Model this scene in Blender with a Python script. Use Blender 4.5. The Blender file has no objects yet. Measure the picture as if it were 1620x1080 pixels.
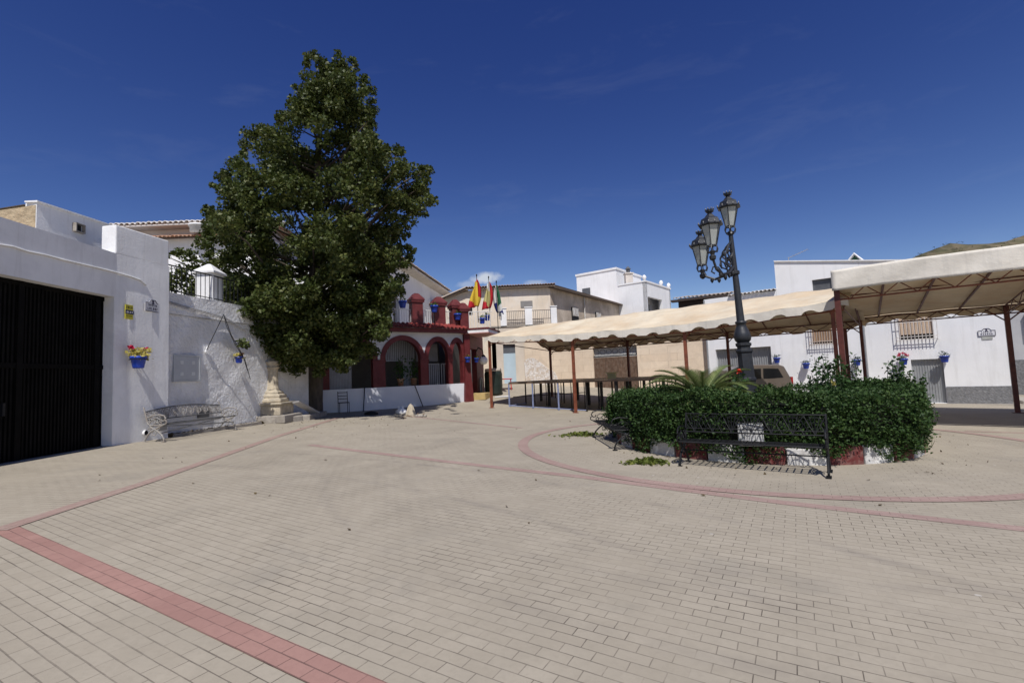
import bpy, math, random
import numpy as np
random.seed(7); RNG=np.random.default_rng(11)
PI=math.pi
S=bpy.context.scene; COL=S.collection
# ------------------------------------------------------------------ camera model (metres; x right, y forward, z up)
FPX=765.0; PITCH=math.atan(0.0706); ROLL=math.radians(2.35); H=1.6
_r0=(1,0,0); _u0=(0,-math.sin(PITCH),math.cos(PITCH)); _f=(0,math.cos(PITCH),math.sin(PITCH))
_c,_s=math.cos(ROLL),math.sin(ROLL)
CR=tuple(_c*a-_s*b for a,b in zip(_r0,_u0)); CU=tuple(_s*a+_c*b for a,b in zip(_r0,_u0)); CF=_f
def ray(px,py):
    a=(px-810)/FPX; b=(540-py)/FPX
    d=[CR[i]*a+CU[i]*b+CF[i] for i in range(3)]
    return (d[0]/d[1],1.0,d[2]/d[1])
def at(px,py,Y):
    d=ray(px,py); return (d[0]*Y,Y,H+d[2]*Y)
def proj(x,y,z):
    v=(x,y,z-H); c=[sum(v[i]*B[i] for i in range(3)) for B in (CR,CU,CF)]
    return (810+FPX*c[0]/c[2],540-FPX*c[1]/c[2])
def sm(t): t=max(0.0,min(1.0,t)); return t*t*(3-2*t)
def G(x,y):
    x=max(-40,min(60,x))
    z=-(0.026*x-0.011*(math.sqrt(x*x+9)-3))
    m=1-sm((x-7)/6)
    return z+1.25*sm((y-21)/17)*m
def gp(px,py):
    d=ray(px,py); Y=0.5
    while Y<80:
        if H+d[2]*Y<G(d[0]*Y,Y): return (d[0]*Y,Y,H+d[2]*Y)
        Y+=0.02
    return (d[0]*Y,Y,H+d[2]*Y)
# ------------------------------------------------------------------ materials
MATS={}
def nt(name):
    m=bpy.data.materials.new(name); m.use_nodes=True; n=m.node_tree; n.nodes.clear(); return m,n
def N(n,t,**k):
    x=n.nodes.new(t)
    for a,b in k.items():
        if a.startswith('i_'):
            key=a[2:]; key=int(key) if key.isdigit() else key.replace('_',' ')
            x.inputs[key].default_value=b
        else: setattr(x,a,b)
    return x
def rgba(c): return (c[0],c[1],c[2],1)
def M(name,col,rough=.7,var=.12,scale=2.5,bump=0.0,bscale=30,metal=0.0,col2=None,transl=0.0,spec=.4,stain=None,stain_scale=.7,stain_amt=.5,edge=.08,stretch=None,coat=0,drip=0):
    if name in MATS: return MATS[name]
    m,n=nt(name); L=n.links.new
    geo=N(n,'ShaderNodeNewGeometry'); vec=geo.outputs['Position']
    if stretch:
        mp=N(n,'ShaderNodeMapping'); mp.inputs['Scale'].default_value=stretch; L(vec,mp.inputs[0]); vec=mp.outputs[0]
    nz=N(n,'ShaderNodeTexNoise',i_Scale=scale,i_Detail=6.0,i_Roughness=.62); L(vec,nz.inputs['Vector'])
    cr=N(n,'ShaderNodeValToRGB'); e=cr.color_ramp.elements
    a=[v*(1-var) for v in col]; b=[min(1,v*(1+var)) for v in col] if col2 is None else col2
    e[0].position=.32; e[1].position=.68; e[0].color=rgba(a); e[1].color=rgba(b)
    L(nz.outputs['Fac'],cr.inputs[0]); c=cr.outputs[0]
    if stain:
        n2=N(n,'ShaderNodeTexNoise',i_Scale=stain_scale,i_Detail=8.0,i_Roughness=.68,i_Distortion=.4); L(geo.outputs['Position'],n2.inputs['Vector'])
        r2=N(n,'ShaderNodeValToRGB'); r2.color_ramp.elements[0].position=.52-edge+.0; r2.color_ramp.elements[1].position=.52+edge
        r2.color_ramp.elements[1].color=(stain_amt,)*3+(1,)
        r2.color_ramp.elements[0].color=(0,0,0,1)
        L(n2.outputs['Fac'],r2.inputs[0])
        mx=N(n,'ShaderNodeMix',data_type='RGBA'); L(r2.outputs[0],mx.inputs['Factor']); L(c,mx.inputs['A']); mx.inputs['B'].default_value=rgba(stain); c=mx.outputs['Result']
    if drip:
        mp=N(n,'ShaderNodeMapping'); mp.inputs['Scale'].default_value=(3.2,3.2,.28); L(geo.outputs['Position'],mp.inputs[0])
        n3=N(n,'ShaderNodeTexNoise',i_Scale=1.5,i_Detail=7.0,i_Roughness=.66); L(mp.outputs[0],n3.inputs['Vector'])
        r3=N(n,'ShaderNodeMapRange'); r3.inputs['From Min'].default_value=.52; r3.inputs['From Max'].default_value=.74; r3.inputs['To Max'].default_value=drip; L(n3.outputs['Fac'],r3.inputs[0])
        mx=N(n,'ShaderNodeMix',data_type='RGBA'); L(r3.outputs[0],mx.inputs['Factor']); L(c,mx.inputs['A']); mx.inputs['B'].default_value=(.42,.40,.37,1); c=mx.outputs['Result']
    p=N(n,'ShaderNodeBsdfPrincipled',i_Roughness=rough,i_Metallic=metal); p.inputs['Specular IOR Level'].default_value=spec
    p.inputs['Coat Weight'].default_value=coat
    L(c,p.inputs['Base Color']); sh=p.outputs[0]
    if bump:
        nb=N(n,'ShaderNodeTexNoise',i_Scale=bscale,i_Detail=5.0,i_Roughness=.6); L(vec if stretch else geo.outputs['Position'],nb.inputs['Vector'])
        bp=N(n,'ShaderNodeBump',i_Strength=1.0,i_Distance=bump); L(nb.outputs['Fac'],bp.inputs['Height']); L(bp.outputs[0],p.inputs['Normal'])
    if transl:
        t=N(n,'ShaderNodeBsdfTranslucent'); L(c,t.inputs[0]); ms=N(n,'ShaderNodeMixShader'); ms.inputs[0].default_value=transl
        L(sh,ms.inputs[1]); L(t.outputs[0],ms.inputs[2]); sh=ms.outputs[0]
    o=N(n,'ShaderNodeOutputMaterial'); L(sh,o.inputs[0]); MATS[name]=m; return m
TYRES=((3.9,9.5,5.95,.11,.34),(3.9,9.5,6.35,.13,.28),(4.6,9.9,7.9,.12,.3),(-9.0,-3.0,12.5,.12,.4),(-9.0,-3.0,14.0,.12,.45))
def brick_mat(name,rowaz,c1,c2,mort,bw=.2,bh=.1,bump=.004,ms=.0032,zone=None,stain=True,vertical=False):
    m,n=nt(name); L=n.links.new
    geo=N(n,'ShaderNodeNewGeometry'); pos=geo.outputs['Position']
    def bt(az):
        mp=N(n,'ShaderNodeMapping',vector_type='POINT')
        mp.inputs['Rotation'].default_value=(PI/2 if vertical else 0,0,0) if vertical else (0,0,-math.radians(90-az)); mp.inputs['Location'].default_value=(0,0 if vertical else -.032,0)
        L(pos,mp.inputs[0]); v=mp.outputs[0]
        dn=N(n,'ShaderNodeTexNoise',i_Scale=3.0,i_Detail=2.0); L(pos,dn.inputs['Vector'])
        sub=N(n,'ShaderNodeVectorMath',operation='SUBTRACT'); L(dn.outputs['Color'],sub.inputs[0]); sub.inputs[1].default_value=(.5,.5,.5)
        sc=N(n,'ShaderNodeVectorMath',operation='SCALE'); sc.inputs['Scale'].default_value=.012 if not vertical else .05; L(sub.outputs[0],sc.inputs[0])
        ad=N(n,'ShaderNodeVectorMath',operation='ADD'); L(v,ad.inputs[0]); L(sc.outputs[0],ad.inputs[1])
        b=N(n,'ShaderNodeTexBrick',offset=.5,i_Scale=1.0); b.inputs['Mortar Size'].default_value=ms; b.inputs['Mortar Smooth'].default_value=.15
        b.inputs['Brick Width'].default_value=bw; b.inputs['Row Height'].default_value=bh
        b.inputs['Color1'].default_value=rgba(c1); b.inputs['Color2'].default_value=rgba(c2); b.inputs['Mortar'].default_value=rgba([(a+c)/2 for a,c in zip(c1,c2)])
        L(ad.outputs[0],b.inputs['Vector'])
        if vertical: return b,None
        # the long bed joints are open and darker than the tight cross joints
        sy=N(n,'ShaderNodeSeparateXYZ'); L(ad.outputs[0],sy.inputs[0])
        pp=N(n,'ShaderNodeMath',operation='PINGPONG'); L(sy.outputs['Y'],pp.inputs[0]); pp.inputs[1].default_value=bh/2
        wn_=N(n,'ShaderNodeTexNoise',i_Scale=2.2,i_Detail=3.0); L(pos,wn_.inputs['Vector'])
        wd=N(n,'ShaderNodeMath',operation='MULTIPLY_ADD'); L(wn_.outputs['Fac'],wd.inputs[0]); wd.inputs[1].default_value=.011; wd.inputs[2].default_value=-.0022
        ln=N(n,'ShaderNodeMath',operation='LESS_THAN'); L(pp.outputs[0],ln.inputs[0]); L(wd.outputs[0],ln.inputs[1])
        return b,ln.outputs[0]
    b,bed=bt(rowaz); colr=b.outputs['Color']; fac=b.outputs['Fac']
    if zone:
        b2,bed2=bt(zone[0]); sp=N(n,'ShaderNodeSeparateXYZ'); L(pos,sp.inputs[0])
        m1=N(n,'ShaderNodeMath',operation='MULTIPLY_ADD'); L(sp.outputs['Y'],m1.inputs[0]); m1.inputs[1].default_value=zone[1]; L(sp.outputs['X'],m1.inputs[2])
        lt=N(n,'ShaderNodeMath',operation='LESS_THAN'); L(m1.outputs[0],lt.inputs[0]); lt.inputs[1].default_value=zone[2]
        mx=N(n,'ShaderNodeMix',data_type='RGBA'); L(lt.outputs[0],mx.inputs['Factor']); L(colr,mx.inputs['A']); L(b2.outputs['Color'],mx.inputs['B']); colr=mx.outputs['Result']
        mf=N(n,'ShaderNodeMix',data_type='FLOAT'); L(lt.outputs[0],mf.inputs['Factor']); L(fac,mf.inputs['A']); L(b2.outputs['Fac'],mf.inputs['B']); fac=mf.outputs['Result']
        mf=N(n,'ShaderNodeMix',data_type='FLOAT'); L(lt.outputs[0],mf.inputs['Factor']); L(bed,mf.inputs['A']); L(bed2,mf.inputs['B']); bed=mf.outputs['Result']
    # worn mortar: joints filled with dust in places
    nz=N(n,'ShaderNodeTexNoise',i_Scale=.9,i_Detail=6.0,i_Roughness=.7); L(pos,nz.inputs['Vector'])
    rr=N(n,'ShaderNodeMapRange'); rr.inputs['From Min'].default_value=.40; rr.inputs['From Max'].default_value=.62; rr.inputs['To Min'].default_value=.08; rr.inputs['To Max'].default_value=1.0; L(nz.outputs['Fac'],rr.inputs[0])
    mm=N(n,'ShaderNodeMath',operation='MULTIPLY'); L(fac,mm.inputs[0]); L(rr.outputs[0],mm.inputs[1])
    if bed is not None:
        rb=N(n,'ShaderNodeMapRange'); rb.inputs['From Min'].default_value=.36; rb.inputs['From Max'].default_value=.56; rb.inputs['To Min'].default_value=.18; rb.inputs['To Max'].default_value=.8; L(nz.outputs['Fac'],rb.inputs[0])
        m2=N(n,'ShaderNodeMath',operation='MULTIPLY'); L(bed,m2.inputs[0]); L(rb.outputs[0],m2.inputs[1])
        m3=N(n,'ShaderNodeMath',operation='MAXIMUM'); L(mm.outputs[0],m3.inputs[0]); L(m2.outputs[0],m3.inputs[1]); mm=m3
    if stain:
        for sc_,lo,hi,c,am in ((.35,.45,.72,[v*.80 for v in c1],.75),(1.7,.5,.78,[min(1,v*1.18) for v in c2],.55),(.8,.56,.7,[v*.82*k for v,k in zip(c1,(.97,1,1.05))],.6),(22,.45,.9,[v*.75 for v in c1],.5)):
            n2=N(n,'ShaderNodeTexNoise',i_Scale=sc_,i_Detail=7.0,i_Roughness=.65,i_Distortion=.6); L(pos,n2.inputs['Vector'])
            r2=N(n,'ShaderNodeMapRange'); r2.inputs['From Min'].default_value=lo; r2.inputs['From Max'].default_value=hi; r2.inputs['To Max'].default_value=am; L(n2.outputs['Fac'],r2.inputs[0])
            mx=N(n,'ShaderNodeMix',data_type='RGBA'); L(r2.outputs[0],mx.inputs['Factor']); L(colr,mx.inputs['A']); mx.inputs['B'].default_value=rgba(c); colr=mx.outputs['Result']
    if zone:     # faint curved tyre marks and pale gum spots
        def mm_(op,a,b_=None,c_=None):
            x=N(n,'ShaderNodeMath',operation=op)
            for i,v in enumerate((a,b_,c_)):
                if v is None: continue
                if isinstance(v,(int,float)): x.inputs[i].default_value=v
                else: L(v,x.inputs[i])
            return x.outputs[0]
        tn_=N(n,'ShaderNodeTexNoise',i_Scale=1.1,i_Detail=5.0,i_Roughness=.7); L(pos,tn_.inputs['Vector'])
        tot=None
        for (cx_,cy_,R_,w_,am_) in TYRES:
            ds=N(n,'ShaderNodeVectorMath',operation='DISTANCE'); fl=N(n,'ShaderNodeVectorMath',operation='MULTIPLY'); fl.inputs[1].default_value=(1,1,0); L(pos,fl.inputs[0]); L(fl.outputs[0],ds.inputs[0]); ds.inputs[1].default_value=(cx_,cy_,0)
            k=mm_('MAXIMUM',mm_('SUBTRACT',1.0,mm_('DIVIDE',mm_('ABSOLUTE',mm_('SUBTRACT',ds.outputs['Value'],R_)),w_)),0.0)
            k=mm_('MULTIPLY',mm_('MULTIPLY',k,mm_('MAXIMUM',mm_('SUBTRACT',mm_('MULTIPLY',tn_.outputs['Fac'],3.2),1.25),0.0)),am_); tot=k if tot is None else mm_('MAXIMUM',tot,k)
        mx=N(n,'ShaderNodeMix',data_type='RGBA'); L(mm_('MINIMUM',tot,.5),mx.inputs['Factor']); L(colr,mx.inputs['A']); mx.inputs['B'].default_value=(.17,.15,.135,1); colr=mx.outputs['Result']
        vr=N(n,'ShaderNodeTexVoronoi',i_Scale=1.6); L(pos,vr.inputs['Vector'])
        mx=N(n,'ShaderNodeMix',data_type='RGBA'); L(mm_('MULTIPLY',mm_('LESS_THAN',vr.outputs['Distance'],.032),.55),mx.inputs['Factor']); L(colr,mx.inputs['A']); mx.inputs['B'].default_value=(.58,.55,.50,1); colr=mx.outputs['Result']
        vr=N(n,'ShaderNodeTexVoronoi',i_Scale=2.3); L(pos,vr.inputs['Vector'])
        mx=N(n,'ShaderNodeMix',data_type='RGBA'); L(mm_('MULTIPLY',mm_('LESS_THAN',vr.outputs['Distance'],.035),.5),mx.inputs['Factor']); L(colr,mx.inputs['A']); mx.inputs['B'].default_value=(.14,.12,.10,1); colr=mx.outputs['Result']
    mx=N(n,'ShaderNodeMix',data_type='RGBA'); L(mm.outputs[0],mx.inputs['Factor']); L(colr,mx.inputs['A']); mx.inputs['B'].default_value=rgba(mort)
    p=N(n,'ShaderNodeBsdfPrincipled',i_Roughness=.85); p.inputs['Specular IOR Level'].default_value=.25
    L(mx.outputs['Result'],p.inputs['Base Color'])
    nf=N(n,'ShaderNodeTexNoise',i_Scale=90.0,i_Detail=3.0); L(pos,nf.inputs['Vector'])
    hh=N(n,'ShaderNodeMath',operation='MULTIPLY_ADD'); L(nf.outputs['Fac'],hh.inputs[0]); hh.inputs[1].default_value=.25
    inv=N(n,'ShaderNodeMath',operation='SUBTRACT'); inv.inputs[0].default_value=1; L(mm.outputs[0],inv.inputs[1]); L(inv.outputs[0],hh.inputs[2])
    bp=N(n,'ShaderNodeBump',i_Strength=.8,i_Distance=bump); L(hh.outputs[0],bp.inputs['Height']); L(bp.outputs[0],p.inputs['Normal'])
    o=N(n,'ShaderNodeOutputMaterial'); L(p.outputs[0],o.inputs[0]); return m
def leaf_mat(name,a,b,c,rough=.38,transl=.28,scale=1.2):
    m,n=nt(name); L=n.links.new
    geo=N(n,'ShaderNodeNewGeometry'); 
    cr=N(n,'ShaderNodeValToRGB'); e=cr.color_ramp.elements; e[0].color=rgba(a); e[1].color=rgba(c); x=e.new(.55); x.color=rgba(b)
    nz=N(n,'ShaderNodeTexNoise',i_Scale=scale,i_Detail=2.0); L(geo.outputs['Position'],nz.inputs['Vector'])
    mi=N(n,'ShaderNodeMix',data_type='FLOAT'); mi.inputs['Factor'].default_value=.55; L(nz.outputs['Fac'],mi.inputs['A']); L(geo.outputs['Random Per Island'],mi.inputs['B'])
    L(mi.outputs['Result'],cr.inputs[0])
    p=N(n,'ShaderNodeBsdfPrincipled',i_Roughness=rough); p.inputs['Specular IOR Level'].default_value=.32; L(cr.outputs[0],p.inputs['Base Color'])
    t=N(n,'ShaderNodeBsdfTranslucent'); L(cr.outputs[0],t.inputs[0]); ms=N(n,'ShaderNodeMixShader'); ms.inputs[0].default_value=transl
    L(p.outputs[0],ms.inputs[1]); L(t.outputs[0],ms.inputs[2])
    o=N(n,'ShaderNodeOutputMaterial'); L(ms.outputs[0],o.inputs[0]); MATS[name]=m; return m
white=M('white limewash',(.80,.80,.80),.85,.05,1.2,.006,18,stain=(.64,.64,.65),stain_scale=.9,stain_amt=.5,drip=.35)
rough_white=M('rough limewash',(.78,.78,.78),.9,.08,1.5,.05,11,stain=(.60,.59,.57),stain_scale=1.3,stain_amt=.55,drip=.3)
clean_white=M('white paint wall',(.84,.84,.845),.8,.03,.8,.003,30,stain=(.74,.74,.74),stain_scale=.5,stain_amt=.5,drip=.22)
grey_render=M('grey rough plinth render',(.20,.20,.205),.95,.25,9,.03,14)
dirty_white=M('dirty white paint',(.62,.60,.56),.8,.2,5,.01,20,stain=(.3,.25,.2),stain_scale=4,stain_amt=.7)
red_paint=M('dark red paint',(.115,.014,.016),.6,.25,3,.004,25,stain=(.12,.03,.03),stain_scale=3)
red_kerb=M('kerb red paint',(.12,.022,.02),.8,.25,6,.01,25,stain=(.3,.2,.17),stain_scale=9,stain_amt=.35)
rust_red=M('red oxide painted steel',(.21,.065,.035),.55,.3,6,.002,40)
rust_dark=M('dark red steel',(.11,.03,.022),.55,.25,6)
black_iron=M('black painted iron',(.010,.0105,.012),.55,.3,8,.002,60,spec=.25)
gate_black=M('black gate sheet',(.0045,.0042,.004),.7,.4,2,.001,20,spec=.08)
iron_grey=M('dark grey lamp iron',(.022,.024,.029),.45,.25,9,.003,70,spec=.5)
white_iron=M('chalky white iron',(.30,.29,.275),.7,.25,14,.004,60,stain=(.25,.2,.16),stain_scale=12,stain_amt=.6)
white_rail=M('white rail paint',(.75,.75,.75),.5,.06)
glass_frost=M('frosted lantern glass',(.58,.61,.58),.25,.1,4,transl=.4)
blue_pot=M('blue glazed pot',(.02,.06,.42),.35,.2,5)
pot_foliage=leaf_mat('pot foliage',(.02,.06,.012),(.05,.12,.02),(.12,.2,.03))
yellow_leaf=leaf_mat('pale yellow flowers',(.42,.36,.08),(.6,.52,.15),(.75,.68,.3),rough=.7)
flower_red=leaf_mat('crimson petals',(.5,.01,.07),(.65,.02,.1),(.75,.05,.18),rough=.7)
terracotta=M('terracotta roof tile',(.42,.20,.11),.85,.25,6,.004,30,stain=(.5,.42,.34),stain_scale=5)
tile_pale=M('pale weathered tile',(.55,.47,.40),.85,.15,7,.004,30)
tile_white=M('whitewashed tile',(.72,.68,.64),.85,.12,7,.004,30)
redtile=M('red painted tile',(.22,.035,.03),.8,.3,7,.004,30)
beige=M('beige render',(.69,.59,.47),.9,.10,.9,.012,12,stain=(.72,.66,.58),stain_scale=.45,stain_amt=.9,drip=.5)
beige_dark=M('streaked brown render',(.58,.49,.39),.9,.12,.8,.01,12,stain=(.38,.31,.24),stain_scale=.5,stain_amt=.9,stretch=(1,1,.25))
stone=M('rubble stone',(.40,.31,.20),.95,.35,6,.05,7,stain=(.52,.42,.28),stain_scale=5)
stone_pale=M('carved pale stone',(.50,.43,.32),.9,.2,6,.012,25,stain=(.28,.25,.2),stain_scale=4,stain_amt=.6)
concrete=M('old concrete',(.34,.31,.27),.95,.2,5,.01,20,stain=(.22,.19,.16),stain_scale=3)
canvas=M('cream canvas',(.78,.69,.53),.85,.07,1.1,.02,3.5,transl=.16,stain=(.66,.50,.32),stain_scale=.6,stain_amt=.8,edge=.14,drip=.35)
canvas_white=M('whiter canvas valance',(.80,.75,.66),.85,.06,1.5,.014,5,transl=.13,drip=.35)
wood_top=M('stage plywood',(.30,.23,.16),.8,.2,3,.002,30,stretch=(1,6,1))
stage_black=M('black stage frame',(.015,.014,.014),.6,.2)
stage_blue=M('pale blue steel frame',(.22,.26,.42),.5,.25,8)
reed=M('reed screen',(.11,.065,.042),.9,.55,1.0,.02,1.0,stretch=(45,45,1.6),stain=(.22,.17,.13),stain_scale=6,stain_amt=.4)
galv=M('galvanised grey sheet',(.33,.34,.35),.45,.1,3,metal=.35)
galv_dark=M('grey shutter',(.10,.105,.115),.5,.2,4)
grey_plastic=M('grey meter cover',(.44,.46,.48),.55,.06,3)
dark_hole=M('dark opening',(.008,.008,.009),.8,.2)
win_glass=M('dark window glass',(.006,.007,.009),.22,.2,1,spec=.22)
van_paint=M('bronze van paint',(.155,.125,.10),.35,.04,3,metal=.3,coat=.5)
rubber=M('tyre rubber',(.018,.018,.018),.8,.2)
chrome=M('grey hub',(.4,.4,.41),.35,.1,metal=.7)
lamp_red=M('red tail lens',(.3,.01,.01),.2,.1)
yellow=M('yellow sign',(.62,.55,.06),.5,.05)
navy=M('navy band',(.02,.02,.08),.5,.1)
tile_sign=M('white ceramic tile',(.72,.72,.74),.3,.05)
bark=M('grey brown bark',(.085,.068,.052),.95,.35,5,.03,9,stretch=(1,1,.35))
leaf_tree=leaf_mat('tree leaves',(.024,.042,.009),(.064,.086,.018),(.185,.190,.058),rough=.52,transl=.28,scale=.9)
leaf_hedge=leaf_mat('hedge leaves',(.016,.040,.010),(.034,.074,.016),(.085,.130,.030),rough=.6,transl=.22,scale=1.5)
leaf_core=M('hedge twigs',(.018,.02,.012),.95,.4,8,.03,12)
leaf_palm=leaf_mat('cycad fronds',(.08,.12,.03),(.15,.19,.06),(.27,.29,.12),rough=.45,transl=.2)
leaf_rose=leaf_mat('rose leaves',(.02,.05,.014),(.04,.085,.024),(.07,.13,.04))
leaf_cut=leaf_mat('cut clippings',(.05,.08,.015),(.13,.16,.03),(.32,.32,.08),rough=.7)
dry_leaf=leaf_mat('dry leaves',(.05,.03,.016),(.10,.07,.035),(.2,.16,.07),rough=.8)
soil=M('planter soil',(.10,.07,.05),1,.3,6,.03,12)
cable_grey=M('grey cable',(.35,.35,.36),.6,.15)
cable_black=M('black cable',(.02,.02,.022),.6,.15)
flag_red=M('flag red',(.55,.02,.035),.8,.05,transl=.25); flag_yellow=M('flag yellow',(.78,.56,.06),.8,.05,transl=.25)
flag_green=M('flag green',(.02,.13,.06),.8,.05,transl=.25); flag_white=M('flag white',(.75,.75,.72),.8,.04,transl=.25)
flag_blue=M('flag navy',(.02,.03,.2),.8,.05,transl=.25)
brown_wall=M('reddish brown wall',(.25,.10,.055),.85,.12,1.5,.004,20)
oil_green=M('dark green barrel',(.016,.026,.021),.5,.2,4)
plastic_red=M('red plastic',(.5,.03,.03),.45,.1); plastic_white=M('white plastic',(.78,.78,.78),.4,.04)
pale_door=M('pale blue door',(.42,.52,.58),.6,.06,1.2)
# ------------------------------------------------------------------ mesh building
class MB:
    def __init__(s): s.v=[]; s.f=[]; s.mi=[]; s.cur=0
    def add(s,vs,fs):
        b=len(s.v); s.v+= [tuple(v) for v in vs]; s.f+=[tuple(b+i for i in f) for f in fs]; s.mi+=[s.cur]*len(fs)
    def box(s,c,d,az=0,tilt=0):   # centre, dims, rotation about z (rad)
        x,y,z=[k/2 for k in d]; ca,sa=math.cos(az),math.sin(az)
        vs=[]
        for dx,dy,dz in ((-x,-y,-z),(x,-y,-z),(x,y,-z),(-x,y,-z),(-x,-y,z),(x,-y,z),(x,y,z),(-x,y,z)):
            if tilt: dx,dz=dx*math.cos(tilt)-dz*math.sin(tilt),dx*math.sin(tilt)+dz*math.cos(tilt)
            vs.append((c[0]+dx*ca-dy*sa,c[1]+dx*sa+dy*ca,c[2]+dz))
        s.add(vs,[(0,3,2,1),(4,5,6,7),(0,1,5,4),(1,2,6,5),(2,3,7,6),(3,0,4,7)])
    def wall(s,p,q,z0,z1,th,side=1,z0b=None,z1b=None):   # vertical slab from p to q (face), thickness behind (left of p->q times side)
        dx,dy=q[0]-p[0],q[1]-p[1]; l=math.hypot(dx,dy); nx,ny=-dy/l*th*side,dx/l*th*side
        z0b=z0 if z0b is None else z0b; z1b=z1 if z1b is None else z1b
        vs=[(p[0],p[1],z0),(q[0],q[1],z0b),(q[0],q[1],z1b),(p[0],p[1],z1)]
        vs+=[(a+nx,b+ny,c) for a,b,c in vs]
        s.add(vs,[(0,1,2,3),(7,6,5,4),(0,4,5,1),(1,5,6,2),(2,6,7,3),(3,7,4,0)])
    def holed(s,p,q,z0,z1,th,holes,side=1):  # slab with rectangular holes [(u0,u1,za,zb)] in metres along p->q
        dx,dy=q[0]-p[0],q[1]-p[1]; l=math.hypot(dx,dy); ux,uy=dx/l,dy/l
        us=sorted({0,l}|{h[i] for h in holes for i in (0,1)}); zs=sorted({z0,z1}|{h[i] for h in holes for i in (2,3)})
        pt=lambda u:(p[0]+ux*u,p[1]+uy*u)
        nx,ny=-uy*th*side,ux*th*side
        def inh(u,z): return any(h[0]<u<h[1] and h[2]<z<h[3] for h in holes)
        nu,nz_=len(us),len(zs)
        idx={}
        vs=[]
        for k in (0,1):
            for i,u in enumerate(us):
                for j,z in enumerate(zs):
                    x,y=pt(u); idx[k,i,j]=len(vs); vs.append((x+nx*k,y+ny*k,z))
        fs=[]
        solid=lambda i,j: 0<=i<nu-1 and 0<=j<nz_-1 and not inh((us[i]+us[i+1])/2,(zs[j]+zs[j+1])/2)
        for i in range(nu-1):
            for j in range(nz_-1):
                if not solid(i,j): continue
                fs.append((idx[0,i,j],idx[0,i+1,j],idx[0,i+1,j+1],idx[0,i,j+1])); fs.append((idx[1,i,j+1],idx[1,i+1,j+1],idx[1,i+1,j],idx[1,i,j]))
                if not solid(i-1,j): fs.append((idx[0,i,j],idx[0,i,j+1],idx[1,i,j+1],idx[1,i,j]))
                if not solid(i+1,j): fs.append((idx[0,i+1,j],idx[1,i+1,j],idx[1,i+1,j+1],idx[0,i+1,j+1]))
                if not solid(i,j-1): fs.append((idx[0,i,j],idx[1,i,j],idx[1,i+1,j],idx[0,i+1,j]))
                if not solid(i,j+1): fs.append((idx[0,i,j+1],idx[0,i+1,j+1],idx[1,i+1,j+1],idx[1,i,j+1]))
        s.add(vs,fs)
    def prism(s,pts,z0,z1):   # plan polygon
        n=len(pts); vs=[(x,y,z0) for x,y in pts]+[(x,y,z1) for x,y in pts]
        s.add(vs,[tuple(range(n))[::-1],tuple(range(n,2*n))]+[(i,(i+1)%n,n+(i+1)%n,n+i) for i in range(n)])
    def extr(s,pts,off):      # 3d polygon extruded by vector
        n=len(pts); vs=list(pts)+[tuple(a+b for a,b in zip(p,off)) for p in pts]
        s.add(vs,[tuple(range(n)),tuple(range(n,2*n))[::-1]]+[(i,n+i,n+(i+1)%n,(i+1)%n) for i in range(n)])
    def tube(s,pts,r,n=5,closed=False,cap=True):
        P=np.array(pts,float); k=len(P); rr=r if hasattr(r,'__len__') else [r]*k
        T=np.zeros_like(P)
        for i in range(k):
            a=P[(i-1)%k] if (closed or i>0) else P[i]; b=P[(i+1)%k] if (closed or i<k-1) else P[i]
            t=b-a; T[i]=t/(np.linalg.norm(t)+1e-9)
        u=np.cross(T[0],(0,0,1.0)); 
        if np.linalg.norm(u)<.1: u=np.cross(T[0],(1.0,0,0))
        u/=np.linalg.norm(u); vs=[]
        for i in range(k):
            u=u-T[i]*np.dot(u,T[i]); u/=np.linalg.norm(u)+1e-9; w=np.cross(T[i],u)
            for j in range(n):
                a=2*PI*j/n; vs.append(tuple(P[i]+rr[i]*(math.cos(a)*u+math.sin(a)*w)))
        fs=[]
        for i in range(k if closed else k-1):
            for j in range(n):
                a,b=i*n+j,i*n+(j+1)%n; c=((i+1)%k)*n; fs.append((a,b,c+(j+1)%n,c+j))
        if cap and not closed: fs.append(tuple(range(n))[::-1]); fs.append(tuple((k-1)*n+j for j in range(n)))
        s.add(vs,fs)
    def lathe(s,prof,c=(0,0,0),n=16,axis=None,rot=0):
        vs=[];
        for r,z in prof:
            for j in range(n):
                a=2*PI*j/n+rot; vs.append((c[0]+r*math.cos(a),c[1]+r*math.sin(a),c[2]+z))
        fs=[]; k=len(prof)
        for i in range(k-1):
            for j in range(n): fs.append((i*n+j,i*n+(j+1)%n,(i+1)*n+(j+1)%n,(i+1)*n+j))
        fs.append(tuple(range(n))[::-1]); fs.append(tuple((k-1)*n+j for j in range(n)))
        s.add(vs,fs)
    def build(s,name,mats,parent=None,smooth=False,loc=None):
        me=bpy.data.meshes.new(name); off=(0,0,0)
        p=parent
        o=bpy.data.objects.new(name,me); COL.objects.link(o)
        if parent is not None:
            o.parent=parent; q=parent; off=[0,0,0]
            while q is not None:
                off=[a+b for a,b in zip(off,q.location)]; q=q.parent
        elif loc is not None: o.location=loc; off=loc
        me.from_pydata([(a-off[0],b-off[1],c-off[2]) for a,b,c in s.v],[],s.f)
        for m in (mats if isinstance(mats,(list,tuple)) else [mats]): me.materials.append(m)
        if any(s.mi): me.polygons.foreach_set('material_index',s.mi)
        if smooth: me.polygons.foreach_set('use_smooth',[True]*len(me.polygons))
        me.update(); return o
def tag(o,label=None,cat=None,group=None,kind=None):
    if label: o['label']=label
    if cat: o['category']=cat
    if group: o['group']=group
    if kind: o['kind']=kind
    return o
def thing(name,loc,label,cat,group=None):
    o=bpy.data.objects.new(name,None); o.empty_display_size=.2; COL.objects.link(o); o.location=loc; return tag(o,label,cat,group)
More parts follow.
